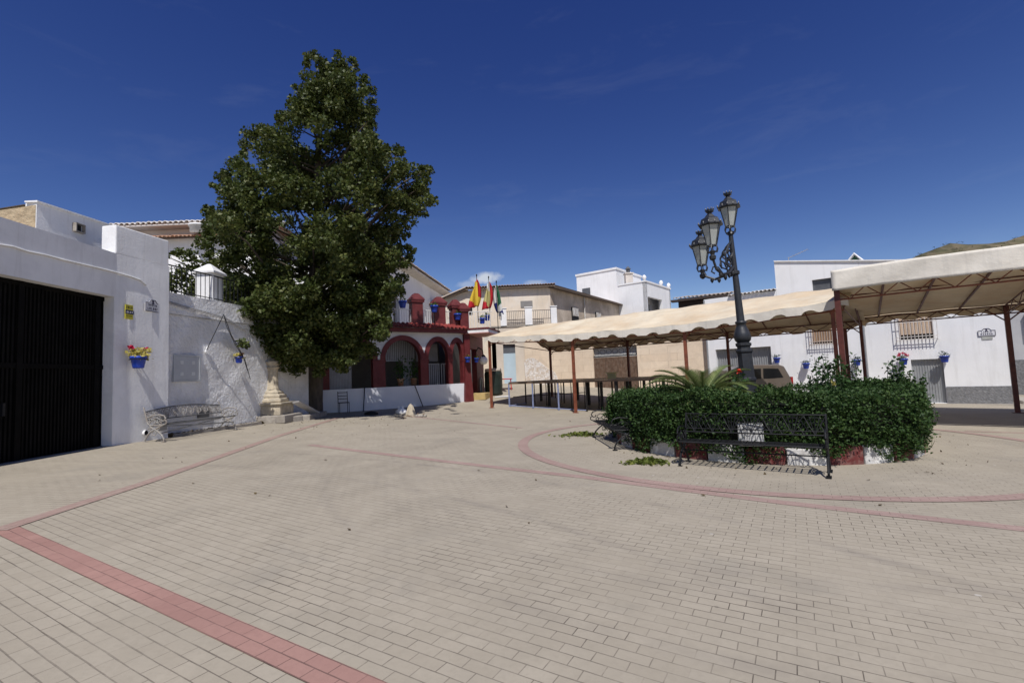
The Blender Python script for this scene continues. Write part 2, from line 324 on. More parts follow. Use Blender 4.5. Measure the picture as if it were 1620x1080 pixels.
def dup(root,loc,rz=0,label=None,scale=None):
    r=root.copy(); COL.objects.link(r); r.location=loc; r.rotation_euler=(0,0,rz)
    if label: r['label']=label
    if scale: r.scale=(scale,)*3
    for ch in list(root.children):
        c=ch.copy(); COL.objects.link(c); c.parent=r
        for g_ in list(ch.children):
            d=g_.copy(); COL.objects.link(d); d.parent=c
    return r
def bevel(o,w=.02,seg=2):
    m=o.modifiers.new('bevel','BEVEL'); m.width=w; m.segments=seg; m.limit_method='ANGLE'; return o
def leaves(name,pos,size,mat_,parent=None,up=.35,loc=None,droop=.0,elong=1.5):
    """one mesh of many folded leaf blades centred on pos (n,3)"""
    n=len(pos); pos=np.asarray(pos,float); sz=size*(.65+.7*RNG.random(n))
    d=RNG.normal(size=(n,3)); d[:,2]=d[:,2]*.7-droop; d/=np.linalg.norm(d,axis=1)[:,None]
    nr=RNG.normal(size=(n,3)); nr[:,2]+=up*2; s=np.cross(d,nr); s/=np.linalg.norm(s,axis=1)[:,None]+1e-9; nn=np.cross(s,d)
    L_=sz[:,None]*elong/2; W=sz[:,None]/2
    a=pos-d*L_; b=pos+s*W-d*L_*.15+nn*W*.35; c=pos+d*L_; e=pos-s*W-d*L_*.15+nn*W*.35
    V=np.stack([a,b,c,e],1).reshape(-1,3)
    base=np.arange(n)*4
    F=np.stack([base,base+1,base+2,base,base+2,base+3],1).reshape(-1,3)
    me=bpy.data.meshes.new(name); o=bpy.data.objects.new(name,me); COL.objects.link(o)
    off=np.zeros(3)
    if parent is not None:
        o.parent=parent; q=parent
        while q is not None: off+=np.array(q.location); q=q.parent
    elif loc is not None: o.location=loc; off+=np.array(loc)
    V=V-off
    me.vertices.add(len(V)); me.vertices.foreach_set('co',V.astype(np.float32).ravel())
    me.loops.add(len(F)*3); me.loops.foreach_set('vertex_index',F.astype(np.int32).ravel())
    me.polygons.add(len(F)); me.polygons.foreach_set('loop_start',np.arange(len(F),dtype=np.int32)*3)
    me.materials.append(mat_); me.update(calc_edges=True); me.validate(); return o
def lerp(a,b,t): return tuple(x+(y-x)*t for x,y in zip(a,b))
# ------------------------------------------------------------------ camera, sun, sky
cam=bpy.data.cameras.new('camera'); cam.sensor_width=36; cam.lens=36*FPX/1620; cam.clip_end=3000; cam.clip_start=.05
co=bpy.data.objects.new('camera',cam); COL.objects.link(co)
from mathutils import Matrix
co.matrix_world=Matrix(((CR[0],CU[0],-CF[0],0),(CR[1],CU[1],-CF[1],0),(CR[2],CU[2],-CF[2],H),(0,0,0,1)))
S.camera=co
SUN_AZ=math.radians(0); SUN_EL=math.radians(56)     # direction of travel of the light, measured from +y
sd=(math.sin(SUN_AZ)*math.cos(SUN_EL),math.cos(SUN_AZ)*math.cos(SUN_EL),-math.sin(SUN_EL))
sl=bpy.data.lights.new('sun','SUN'); sl.energy=3.6; sl.angle=math.radians(.53); sl.color=(1,.965,.92)
so=bpy.data.objects.new('sun',sl); COL.objects.link(so)
from mathutils import Vector
so.rotation_euler=Vector(sd).to_track_quat('-Z','Y').to_euler(); so.location=(0,-20,30)
W=bpy.data.worlds.new('World'); S.world=W; W.use_nodes=True; wn=W.node_tree; wn.nodes.clear(); L=wn.links.new
sky=N(wn,'ShaderNodeTexSky',sky_type='NISHITA'); sky.sun_disc=False; sky.sun_elevation=SUN_EL
sky.sun_rotation=math.atan2(-sd[0],-sd[1]); sky.altitude=1800; sky.air_density=.75; sky.dust_density=.25; sky.ozone_density=3.2
tc=N(wn,'ShaderNodeTexCoord'); sp=N(wn,'ShaderNodeSeparateXYZ'); L(tc.outputs['Generated'],sp.inputs[0])
def mth(op,a,b=None,c=None):
    x=N(wn,'ShaderNodeMath',operation=op)
    for i,v in enumerate((a,b,c)):
        if v is None: continue
        if isinstance(v,(int,float)): x.inputs[i].default_value=v
        else: L(v,x.inputs[i])
    return x.outputs[0]
u_=mth('DIVIDE',sp.outputs['X'],mth('MAXIMUM',sp.outputs['Y'],.05)); v_=mth('DIVIDE',sp.outputs['Z'],mth('MAXIMUM',sp.outputs['Y'],.05))
front=mth('GREATER_THAN',sp.outputs['Y'],.06)
nzc=N(wn,'ShaderNodeTexNoise',i_Scale=38.0,i_Detail=8.0,i_Roughness=.6); L(tc.outputs['Generated'],nzc.inputs['Vector'])
mask=None
for (px,py,rx,ry,am) in ((768,440,26,12,.85),(738,450,18,7,.35),(848,447,20,6,.4)):
    d=ray(px,py); du=mth('MULTIPLY',mth('SUBTRACT',u_,d[0]),FPX/rx); dv=mth('MULTIPLY',mth('SUBTRACT',v_,d[2]),FPX/ry)
    r=mth('SQRT',mth('ADD',mth('MULTIPLY',du,du),mth('MULTIPLY',dv,dv)))
    k=mth('SUBTRACT',1.0,r); k=mth('ADD',k,mth('MULTIPLY',mth('SUBTRACT',nzc.outputs['Fac'],.5),1.6))
    k=mth('MULTIPLY',mth('MINIMUM',mth('MAXIMUM',mth('MULTIPLY',k,1.6),0.0),1.0),am)
    mask=k if mask is None else mth('MAXIMUM',mask,k)
# faint high cirrus streaks
mpc=N(wn,'ShaderNodeMapping'); mpc.inputs['Scale'].default_value=(2.2,2.2,9); mpc.inputs['Rotation'].default_value=(0,.35,.2); L(tc.outputs['Generated'],mpc.inputs[0])
nci=N(wn,'ShaderNodeTexNoise',i_Scale=1.6,i_Detail=9.0,i_Roughness=.62,i_Distortion=.5); L(mpc.outputs[0],nci.inputs['Vector'])
ci=mth('MULTIPLY',mth('MAXIMUM',mth('SUBTRACT',nci.outputs['Fac'],.54),0.0),.16)
mask=mth('MAXIMUM',mth('MULTIPLY',mask,front),ci)
# deep, clear, dry-air blue: the red and green of the sky fall off faster towards the zenith
sc_=N(wn,'ShaderNodeSeparateColor'); L(sky.outputs[0],sc_.inputs[0]); cc_=N(wn,'ShaderNodeCombineColor')
KS=.1047
for i,(A_,p_) in enumerate(((3.155,1.73),(1.66,1.51),(1.0,1.0))):
    L(mth('MULTIPLY',mth('POWER',mth('MULTIPLY',sc_.outputs[i],KS),p_),A_/KS),cc_.inputs[i])
mx=N(wn,'ShaderNodeMix',data_type='RGBA'); L(mask,mx.inputs['Factor']); L(cc_.outputs[0],mx.inputs['A']); mx.inputs['B'].default_value=(6.2,6.6,7.2,1)
bg=N(wn,'ShaderNodeBackground'); bg.inputs['Strength'].default_value=.085; L(mx.outputs['Result'],bg.inputs[0])
wo=N(wn,'ShaderNodeOutputWorld'); L(bg.outputs[0],wo.inputs[0])
S.view_settings.view_transform='Standard'; S.view_settings.look='None'; S.view_settings.exposure=0.3; S.view_settings.gamma=1
S.cycles.max_bounces=6; S.cycles.diffuse_bounces=3; S.cycles.transparent_max_bounces=4; S.cycles.use_denoising=True
# ------------------------------------------------------------------ ground
ROW=120.06
def axis(a,b,far):
    r=[a+.5*i for i in range(int((b-a)/.5)+1)]; st=1.0; x=b; 
    while x<far: x+=st; st*=1.5; r.append(x)
    st=1.0; x=a
    while x>-far: x-=st; st*=1.5; r.insert(0,x)
    return r
xs=axis(-24,30,900); ys=axis(-10,42,900); gm=MB()
vs=[(x,y,G(x,y)) for y in ys for x in xs]; nx=len(xs)
gm.add(vs,[(j*nx+i,j*nx+i+1,(j+1)*nx+i+1,(j+1)*nx+i) for j in range(len(ys)-1) for i in range(nx-1)])
c1=(.355,.312,.245); c2=(.382,.338,.268)
paver=brick_mat('concrete pavers',ROW,c1,c2,(.115,.097,.076),zone=(88.0,.085,-5.05))
paver_red=brick_mat('red pavers',ROW,(.330,.188,.158),(.370,.218,.182),(.14,.085,.072))
tag(gm.build('plaza_paving',paver,smooth=True),'plaza of worn grey brown block pavers','plaza paving',kind='structure')
def strip(name,pts,w,m=paver_red,lift=.004):
    b=MB(); P=[]
    for (x0,y0),(x1,y1) in zip(pts,pts[1:]):
        k=max(1,int(math.hypot(x1-x0,y1-y0)/.2)); P+=[(x0+(x1-x0)*i/k,y0+(y1-y0)*i/k) for i in range(k)]
    P.append(pts[-1]); n=len(P); vs=[]
    for i,(x,y) in enumerate(P):
        a=P[max(0,i-1)]; c=P[min(n-1,i+1)]; dx,dy=c[0]-a[0],c[1]-a[1]; l=math.hypot(dx,dy) or 1; nx_,ny_=-dy/l*w/2,dx/l*w/2
        for s_ in (1,-1): vs.append((x+nx_*s_,y+ny_*s_,G(x+nx_*s_,y+ny_*s_)+lift))
    b.add(vs,[(2*i+1,2*i+3,2*i+2,2*i) for i in range(n-1)])
    return tag(b.build(name,m,smooth=True),kind='structure')
strip('red_paver_line',[(-5.50,5.30),(-.87,2.62),(1.6,1.1)],.21)
paver_red_l=brick_mat('red pavers along the wall',0.0,(.34,.235,.20),(.37,.28,.235),(.14,.085,.072))
strip('red_paver_line',[(-5.55,5.25),(-5.72,7.5),(-6.48,13.3),(-6.95,19.3)],.2,paver_red_l,.008)
paver_red_f=brick_mat('faded red pavers',ROW,(.345,.235,.205),(.375,.275,.238),(.14,.10,.085))
strip('red_paver_line',[(-4.9,11.62),(1.08,7.66),(3.2,6.0),(5.6,4.4),(8,2.8)],.2,paver_red_f)
PCX,PCY=5.4,11.2
circ=[]
for k in range(97):
    a=2*PI*k/96; circ.append((PCX-.0+5.25*math.cos(a),PCY+5.25*math.sin(a)))
paver_red_c=brick_mat('red ring pavers',ROW,(.345,.235,.205),(.375,.275,.238),(.14,.085,.072))
strip('red_paver_ring',circ,.23,paver_red_c,.0078)
strip('red_paver_line',[(-4.2,19.6),(.2,14.9)],.16,paver_red_f,.004)
strip('red_paver_line',[(10.9,11.9),(15.5,8.6)],.16,paver_red_f,.004)
# hill
hb=MB(); hx=[150+12*i for i in range(34)]; hy=[190+14*j for j in range(20)]; hv=[]
for y in hy:
    for x in hx:
        r=math.hypot((x-352)/185,(y-330)/130); h=86*max(0,1-r*r)**1.15*(1+.05*math.sin(x*.09)+.05*math.sin(y*.11+x*.05)); hv.append((x,y,h-6))
hb.add(hv,[(j*34+i,j*34+i+1,(j+1)*34+i+1,(j+1)*34+i) for j in range(19) for i in range(33)])
hillm=M('scrub hillside',(.075,.072,.035),.95,.4,.12,.6,.25,stain=(.19,.15,.095),stain_scale=.09,stain_amt=.8,edge=.1)
tag(hb.build('hill',hillm,smooth=True),'low scrubby green hill behind the roofs','hill',kind='structure')
sp_=[]
for k in range(900):
    x=RNG.uniform(170,530); y=RNG.uniform(200,420); r=math.hypot((x-352)/185,(y-330)/130)
    if r<1: 
        h=86*max(0,1-r*r)**1.15*(1+.05*math.sin(x*.09)+.05*math.sin(y*.11+x*.05))-6
        for q in range(6): sp_.append((x+RNG.normal()*.7,y+RNG.normal()*.7,h+abs(RNG.normal())*.35))
tag(leaves('hillside_scrub',sp_,.5,leaf_mat('scrub leaves',(.03,.045,.02),(.05,.065,.03),(.10,.10,.05)),None),'low bushes dotted over the hillside','scrub',kind='stuff')
# ------------------------------------------------------------------ garage building on the left
def tiles_row(b,p,q,z,r,length,dirv,slope=.35,step=None):
    """barrel tiles along p->q, running back along dirv (xy unit) and up by slope"""
    dx,dy=q[0]-p[0],q[1]-p[1]; l=math.hypot(dx,dy); n=max(1,int(round(l/(step or 2.05*r)))); 
    ux,uy=dx/l,dy/l
    for i in range(n):
        u=(i+.5)*l/n; cx,cy=p[0]+ux*u,p[1]+uy*u; vs=[]; jj=random.uniform(-.012,.012); rr=r*random.uniform(.93,1.05)
        for k in (0,1):
            ex,ey,ez=cx+dirv[0]*length*k,cy+dirv[1]*length*k,z+length*slope*k+jj
            for m_ in range(7):
                a=PI*m_/6; vs.append((ex+ux*rr*math.cos(a),ey+uy*rr*math.cos(a),ez+rr*math.sin(a)*.9))
            for m_ in range(7):
                a=PI*m_/6; vs.append((ex+ux*rr*.8*math.cos(a),ey+uy*rr*.8*math.cos(a),ez+rr*math.sin(a)*.68-.002))
        fs=[(m_,m_+1,14+m_+1,14+m_) for m_ in range(6)]+[(7+m_+1,7+m_,21+m_,21+m_+1) for m_ in range(6)]+[(m_+1,m_,7+m_,7+m_+1) for m_ in range(6)]
        b.add(vs,fs)
AZF=math.tan(math.radians(1)); 
def fx(Y): return -9.6-(Y-11.65)*AZF if Y<=11.65 else -9.6+(Y-11.65)*.17
gar=thing('garage_building',(fx(9),9,G(-9.2,9)),'white flat-roofed garage with a wide black gate and a stepped parapet','garage')
def wpt(Y,d=0): return (fx(Y)-d,Y)
b=MB(); p,q=wpt(2),wpt(11.65); u=lambda Y:(Y-2)*math.hypot(1,AZF)
b.holed(p,q,-.4,4.98,.36,[(u(5.4),u(11.60),-.39,3.9)],side=1)
b.build('wall',white,gar)
b=MB(); b.wall(wpt(11.65),wpt(13.12),-.4,4.98,.36); b.build('pier',white,gar)
b=MB(); b.wall((fx(11.6)-.005,11.62),(fx(13.1)-.005,13.115),4.978,5.70,.42); bevel(b.build('parapet_block',white,gar),.03)
b=MB(); b.wall((fx(2)-.37,2),(fx(11.65)-.37,11.65),4.90,4.95,6); b.build('roof_slab',concrete,gar)
b=MB(); b.wall((fx(13.12)-.36,13.12),(fx(13.12)-5,13.12),-.4,4.97,.2,side=-1); b.build('end_wall',white,gar)
# gate
gt=MB(); gp0=(fx(5.2)-.30,5.2); gp1=(fx(11.75)-.30,11.75); gt.wall(gp0,gp1,G(-9,9)-.05,3.95,.05)
dxg,dyg=gp1[0]-gp0[0],gp1[1]-gp0[1]; lg=math.hypot(dxg,dyg); ag=math.atan2(dyg,dxg)
gate=gt.build('gate',gate_black,gar)
gt=MB(); k=0; uu=.1
while uu<lg:
    x,y=gp0[0]+dxg*uu/lg,gp0[1]+dyg*uu/lg; gt.box((x+.02,y,2.1),(.04,.022,3.6),ag); uu+=.085
gt.build('gate_rib',M('gate ribs',(.007,.0065,.006),.7,.4,3,spec=.08),gate)
gt=MB()
for z in (.30,2.2,3.85): 
    gt.box(((gp0[0]+gp1[0])/2+.045,(gp0[1]+gp1[1])/2,z),(lg,.012,.10),ag)
for uu in (lg*.34,lg*.67,lg-.35): gt.box((gp0[0]+dxg*uu/lg+.05,gp0[1]+dyg*uu/lg,2.1),(.12,.025,3.6),ag)
gt.build('gate_frame',gate_black,gate)
gt=MB(); x,y=gp0[0]+dxg*(lg*.67-.3)/lg,gp0[1]+dyg*(lg*.67-.3)/lg; gt.box((x+.06,y,1.35),(.05,.05,.25),ag); gt.build('handle',black_iron,gate)
# cable along the facade
b=MB(); cp=[]
for px,py in ((-20,383),(0,387),(20,390),(44,398),(70,403),(100,411),(130,418),(160,425),(184,431),(205,437),(222,443),(231,451)):
    d=ray(px,py); Y=9.0
    for _ in range(30): Y=(fx(Y)+.02)/d[0]
    cp.append((fx(Y)+.02,Y,H+d[2]*Y))
b.tube(cp,.022,5); b.build('facade_cable',M('painted cable',(.6,.6,.6),.7),gar)
# drain pipe stub, wall hatch
b=MB(); pp=at(216,685,12.45); b.tube([(fx(12.45)-.05,12.45,pp[2]),(fx(12.45)+.04,12.45,pp[2])],.07,12); 
b.build('drain_stub',plastic_white,gar); 
b=MB(); b.tube([(fx(12.45)+.038,12.45,pp[2]),(fx(12.45)+.044,12.45,pp[2])],.058,12); b.build('drain_mouth',dark_hole,gar)
b=MB(); b.box((fx(12.93)+.015,12.93,G(-9.5,13)+.42),(.03,.34,.42)); b.build('meter_hatch',galv,gar)
# signs on the pier
def marks(b,o,ux,w,h,nrm,lines,seed):
    r=random.Random(seed)
    for (z0,hh,u0,u1) in lines:
        u=u0
        while u<u1:
            ww=r.uniform(.5,.8)*hh
            k=r.randrange(4)
            def bar(a,c,d,e): 
                cx=o[0]+ux[0]*(a+c)/2+nrm[0]*.004; cy=o[1]+ux[1]*(a+c)/2+nrm[1]*.004
                b.box((cx,cy,o[2]+(d+e)/2),(abs(c-a),.004,abs(e-d)),math.atan2(ux[1],ux[0]))
            t=hh*.18
            bar(u,u+t,z0,z0+hh)
            if k!=0: bar(u+t,u+ww*.8,z0+hh-t,z0+hh)
            if k in(1,3): bar(u+t,u+ww*.8,z0+hh*.42,z0+hh*.42+t)
            if k in(2,3): bar(u+ww*.8-t,u+ww*.8,z0,z0+hh-t)
            if k==0: bar(u+t,u+ww*.8,z0,z0+t)
            u+=ww+.02
Ys=11.98; zs=at(194,504,Ys)[2]; sx=fx(Ys)
sg=thing('alarm_sign',(sx,Ys,zs),'small yellow alarm company plate with a dark band beside the black gate','sign')
b=MB(); b.box((sx+.012,Ys,zs+.16),(.015,.26,.36),0); b.build('plate',yellow,sg)
b=MB(); b.box((sx+.021,Ys,zs+.155),(.006,.262,.10),0); b.build('band',navy,sg)
b=MB(); marks(b,(sx+.022,Ys-.10,zs),(0,1),0,0,(1,0),[(.245,.05,0,.18)],3); marks(b,(sx+.022,Ys-.09,zs),(0,1),0,0,(1,0),[(.045,.03,0,.17)],9); b.build('lettering',M('dark lettering',(.05,.05,.02)),sg)
b=MB(); marks(b,(sx+.025,Ys-.09,zs),(0,1),0,0,(1,0),[(.13,.045,0,.17)],5); b.build('band_lettering',plastic_white,sg)
def street_tile(px,py,Y,base,ux,nrm,label,w=.52,h=.30,extra=False):
    t=thing('street_name_tile',base,label,'street sign')
    az=math.atan2(ux[1],ux[0]); ox,oy,oz=base
    b=MB(); b.cur=0
    prof=[(-w/2,0),(w/2,0),(w/2,h*.72),(w*.28,h*.74),(w*.14,h),(-w*.14,h),(-w*.28,h*.74),(-w/2,h*.72)]
    P=[(ox+ux[0]*u+nrm[0]*.02,oy+ux[1]*u+nrm[1]*.02,oz+v) for u,v in prof]
    b.extr(P,(-nrm[0]*.02,-nrm[1]*.02,0)); b.build('plaque',tile_sign,t)
    b=MB()
    for a,c in zip(P,P[1:]+P[:1]): b.tube([tuple(x+y*.004 for x,y in zip(a,(*nrm,0))),tuple(x+y*.004 for x,y in zip(c,(*nrm,0)))],.012,4)
    b.build('border',M('grey tile border',(.10,.10,.13),.4),t)
    b=MB(); o=(ox-ux[0]*w*.36+nrm[0]*.02,oy-ux[1]*w*.36+nrm[1]*.02,oz); marks(b,o,ux,0,0,nrm,[(h*.12,h*.22,0,w*.68),(h*.44,h*.18,w*.06,w*.62)],px)
    b.build('lettering',M('blue black lettering',(.03,.03,.07)),t)
    b=MB(); c=(ox+nrm[0]*.024,oy+nrm[1]*.024,oz+h*.82); b.box(c,(.05,.008,.09),az); b.box((c[0],c[1],c[2]-.045),(.08,.006,.02),az); b.build('crest',M('crest ink',(.06,.05,.09)),t)
    if extra:
        b=MB(); b.box((ox+nrm[0]*.012,oy+nrm[1]*.012,oz-.085),(w*.62,.02,.13),az); b.build('number_plate',M('grey number tile',(.40,.41,.38),.5),t)
    return t
Ys=12.62; z_=at(218,492,Ys)[2]
street_tile(218,488,Ys,(fx(Ys),Ys,z_-.03),(0,1),(1,0),'white ceramic street name tile with a crest on the pier above the flower pot')
# ------------------------------------------------------------------ flower pots (wall hung)
def make_pot(name,loc,r,label,nrm,flowers=None,foliage=pot_foliage,group='blue flower pots hung on the walls',size=.05,nf=90,spill=1.0,bracket=True):
    t=thing(name,loc,label,'flower pot',group)
    b=MB(); x,y,z=loc; h=r*1.75
    b.lathe([(r*.66,0),(r*.72,h*.1),(r*.93,h*.78),(r*1.06,h*.80),(r*1.08,h),(r*.95,h),(r*.9,h*.86)],loc,16); b.build('pot',blue_pot,t,True)
    if bracket:
        b=MB(); b.tube([(x+r*1.1*math.cos(a),y+r*1.1*math.sin(a),z+h*.74) for a in [2*PI*k/16 for k in range(16)]],.008,4,closed=True)
        b.tube([(x-nrm[0]*r,y-nrm[1]*r,z+h*.74),(x-nrm[0]*r*1.7,y-nrm[1]*r*1.7,z+h*.74),(x-nrm[0]*r*1.7,y-nrm[1]*r*1.7,z+h*.2)],.008,4); b.build('ring_bracket',black_iron,t)
    pts=RNG.normal(size=(nf,3))*np.array([r*.62,r*.62,r*.42])*spill+np.array([x,y,z+h*1.2]); 
    leaves('foliage',pts,size,foliage,t)
    if flowers:
        for fm,lst in flowers:
            b=[]
            for (dx,dy,dz) in lst: b.append(RNG.normal(size=(26,3))*np.array([r*.17,r*.17,r*.15])+np.array([x+dx*r,y+dy*r,z+h+dz*r]))
            leaves('blossoms',np.concatenate(b),size*.8,fm,t,up=0)
            m=MB()
            for (dx,dy,dz) in lst: m.tube([(x+dx*r*.3,y+dy*r*.3,z+h),(x+dx*r,y+dy*r,z+h+dz*r)],.005,4)
            m.build('flower_stem',pot_foliage,t)
    return t
Yp=12.0; pz=at(203,583,Yp)[2]
make_pot('flower_pot',(fx(Yp)+.24,Yp,pz),.17,'blue pot of pale yellow blooms with two crimson flowers on the white pier',(1,0),
  flowers=[(flower_red,[(-.4,-1.0,1.3),(.3,1.1,1.0)])],foliage=yellow_leaf,size=.07,nf=150,spill=1.02)
# ------------------------------------------------------------------ garden wall
GA=(-9.62,13.12); GB=(-8.42,19.9)
gwl=math.hypot(GB[0]-GA[0],GB[1]-GA[1]); gwu=((GB[0]-GA[0])/gwl,(GB[1]-GA[1])/gwl); gwn=(gwu[1],-gwu[0])
def gw(Y,d=0):
    t=(Y-GA[1])/(GB[1]-GA[1]); return (GA[0]+(GB[0]-GA[0])*t+gwn[0]*d,Y+gwn[1]*d)
gwt=thing('garden_wall',(*GA,G(*GA)),'tall lumpy whitewashed retaining wall behind the white bench','wall')
def lumpy(name,p,q,z0,z1,th,amp,m,parent,res=.055,seed=3):
    dx,dy=q[0]-p[0],q[1]-p[1]; l=math.hypot(dx,dy); ux,uy=dx/l,dy/l; n=(uy,-ux); nu=int(l/res); nz=int((z1-z0)/res); b=MB(); vs=[]
    r=np.random.default_rng(seed); ph=r.uniform(0,6.28,70); fr=r.uniform(1.0,7.5,(70,2))*r.choice([-1,1],(70,2)); fr[40:]*=4; am=1/np.hypot(fr[:,0],fr[:,1]); am[40:]*=1.25
    for j in range(nz+1):
        for i in range(nu+1):
            u=l*i/nu; z=z0+(z1-z0)*j/nz; crust=max(0,math.sin(1.9*u+1.1*z+seed)+math.sin(2.7*z-1.3*u)-.35); w_=np.sin(fr[:,0]*u+fr[:,1]*z+ph); d=float(np.sum(am[:40]*w_[:40])+np.sum(am[40:]*w_[40:])*(.25+crust*1.6))*amp
            d*=min(1,i/3,(nu-i)/3,(nz-j)/2+.2); vs.append((p[0]+ux*u+n[0]*d,p[1]+uy*u+n[1]*d,z))
    k=len(vs); 
    fs=[(j*(nu+1)+i,j*(nu+1)+i+1,(j+1)*(nu+1)+i+1,(j+1)*(nu+1)+i) for j in range(nz) for i in range(nu)]
    b.add(vs,fs)
    # back, top and ends
    back=[(p[0]-n[0]*th,p[1]-n[1]*th,z0),(q[0]-n[0]*th,q[1]-n[1]*th,z0),(q[0]-n[0]*th,q[1]-n[1]*th,z1),(p[0]-n[0]*th,p[1]-n[1]*th,z1)]
    b.add(back,[(3,2,1,0)])
    tp=[vs[nz*(nu+1)],vs[nz*(nu+1)+nu]]; b.add([tp[0],tp[1],back[2],back[3]],[(0,1,2,3)])
    b.add([vs[nu],back[1],back[2],vs[nz*(nu+1)+nu]],[(0,1,2,3)]); b.add([vs[0],vs[nz*(nu+1)],back[3],back[0]],[(0,1,2,3)])
    return b.build(name,m,parent,True)
lumpy('wall_face',GA,GB,-.3,3.72,.5,.0092,rough_white,gwt)
lumpy('coping_band',(GA[0]+gwn[0]*.05,GA[1]+gwn[1]*.05),(GB[0]+gwn[0]*.05,GB[1]+gwn[1]*.05),3.722,4.32,.55,.006,rough_white,gwt,seed=8)
b=MB(); b.prism([(GA[0]-.3,GA[1]+.2),(GB[0]-.3,GB[1]),(GB[0]-6,24),(-22,24),(-22,13.4)],4.1,4.2); tag(b.build('terrace_floor',concrete),kind='structure')
# meter box
mp=gw(14.0,.02); z0=at(290,601,14.0)[2]; z1=at(290,564,14.0)[2]
mb=thing('meter_cabinet',(*mp,z0),'flat grey utility cabinet door with four small windows on the lumpy white wall','meter box')
aw=math.atan2(gwu[1],gwu[0])
b=MB(); b.box((mp[0],mp[1],(z0+z1)/2),(.82,.06,z1-z0),aw); bevel(b.build('door',grey_plastic,mb),.012)
b=MB(); hw,hz=.82,z1-z0
for (a,c) in ((-.44,0),(.44,0)): b.box((mp[0]+gwu[0]*a+gwn[0]*.005,mp[1]+gwu[1]*a+gwn[1]*.005,(z0+z1)/2),(.05,.07,hz+.1),aw)
for c in (-1,1): b.box((mp[0]+gwn[0]*.005,mp[1]+gwn[1]*.005,(z0+z1)/2+c*(hz/2+.025)),(.83,.07,.05),aw)
b.build('frame',grey_plastic,mb)
for a in (-.2,.2):
    for c in (-.24,.24):
        b=MB(); b.box((mp[0]+gwu[0]*a*1.0+gwn[0]*.033,mp[1]+gwu[1]*a+gwn[1]*.033,(z0+z1)/2+c*hz),(.11,.012,.10),aw); b.build('sight_window',M('pale meter window',(.6,.62,.62),.3),mb)
# wall vents low down, cable bundle, bracket
vn=gw(14.6,.02); z=at(323,651,14.6)[2]
b=MB(); b.box((vn[0],vn[1],z),(.42,.03,.34),aw); tag(b.build('wall_grille',galv_dark),'small dark metal vent grille low on the wall behind the white bench','vent')
cb=MB()
pts=[]
for px,py,Y in ((232,452,13.3),(236,472,13.25),(250,474,13.6),(262,476,13.9),(300,487,14.8),(330,495,15.6),(356,503,16.4),(372,512,17.0),(390,522,17.5)): 
    d=ray(px,py)
    Yq=Y
    for _ in range(20): Yq=gw(Yq,.06)[0]/d[0]
    pts.append((gw(Yq,.085)[0],Yq,H+d[2]*Yq))
cb.tube(pts,.018,5)
cb.tube([(a+.02,b_,c-.05) for a,b_,c in pts[2:]],.012,5)
wb=thing('cable_bundle',pts[0],'loose grey cables strung along the top of the lumpy white wall','cables')
cb.build('cable',cable_grey,wb)
b=MB(); b.tube([pts[1],pts[2]],.04,6); b.tube([pts[0],pts[1]],.05,6); b.build('junction',plastic_white,wb)
def onwall(px,py,off=.05):
    d=ray(px,py); Y=15
    for _ in range(25): Y=gw(Y,off)[0]/d[0]
    return (gw(Y,off)[0],Y,H+d[2]*Y)
b=MB(); a=onwall(354,497,.5); c=onwall(325,557,.04); b.tube([a,c],.012,5)
b.tube([onwall(354,497,.5),onwall(358,515,.5),onwall(372,545,.45),onwall(388,570,.3),onwall(396,600,.06)],.010,5)
b.tube([onwall(354,497,.5),onwall(366,530,.5),onwall(384,562,.38),onwall(393,590,.06)],.012,5)
hang=b.build('loose_cable',cable_black,wb)
b=MB(); b.tube([c,onwall(329,548,.07)],.03,6); b.build('anchor_clamp',plastic_white,wb)
pp=onwall(378,574,.22)
make_pot('flower_pot',pp,.12,'small blue pot of orange and pale flowers on the lumpy wall near the stone pedestal',gwn,flowers=[(leaf_mat('orange petals',(.5,.15,.02),(.6,.25,.05),(.7,.4,.1)),[(-.5,.3,.5),(.6,.2,.7)])],foliage=yellow_leaf,size=.06,nf=80)
# railing and pillar above the garden wall
rl=thing('terrace_railing',(*gw(13.3),4.32),'dark iron railing along the top of the lumpy white wall','railing')
b=MB(); Y=13.3
while Y<19:
    x,y=gw(Y,-.15); b.tube([(x,y,4.3),(x,y,5.15)],.012,4); Y+=.17
b.build('bars',black_iron,rl)
b=MB(); b.tube([(*gw(13.3,-.15),5.15),(*gw(19,-.15),5.15)],.02,4); b.tube([(*gw(13.3,-.15),4.42),(*gw(19,-.15),4.42)],.015,4); b.build('top_rail',black_iron,rl)
b=MB(); x,y=gw(13.45,-.15); b.box((x,y,4.75),(.05,.05,.95)); b.build('end_post',black_iron,rl)
pp=at(325,485,15.2); pl=thing('terrace_pillar',(pp[0]-.1,pp[1],4.2),'square white pillar with a pyramid cap above the lumpy wall','pillar')
b=MB(); b.box((pp[0],15.4,4.72),(.55,.55,1.05)); b.build('shaft',white,pl)
b=MB(); b.lathe([(.50,0),(.50,.06),(.06,.34)],(pp[0],15.4,5.246),4,rot=PI/4); b.build('cap',white,pl)
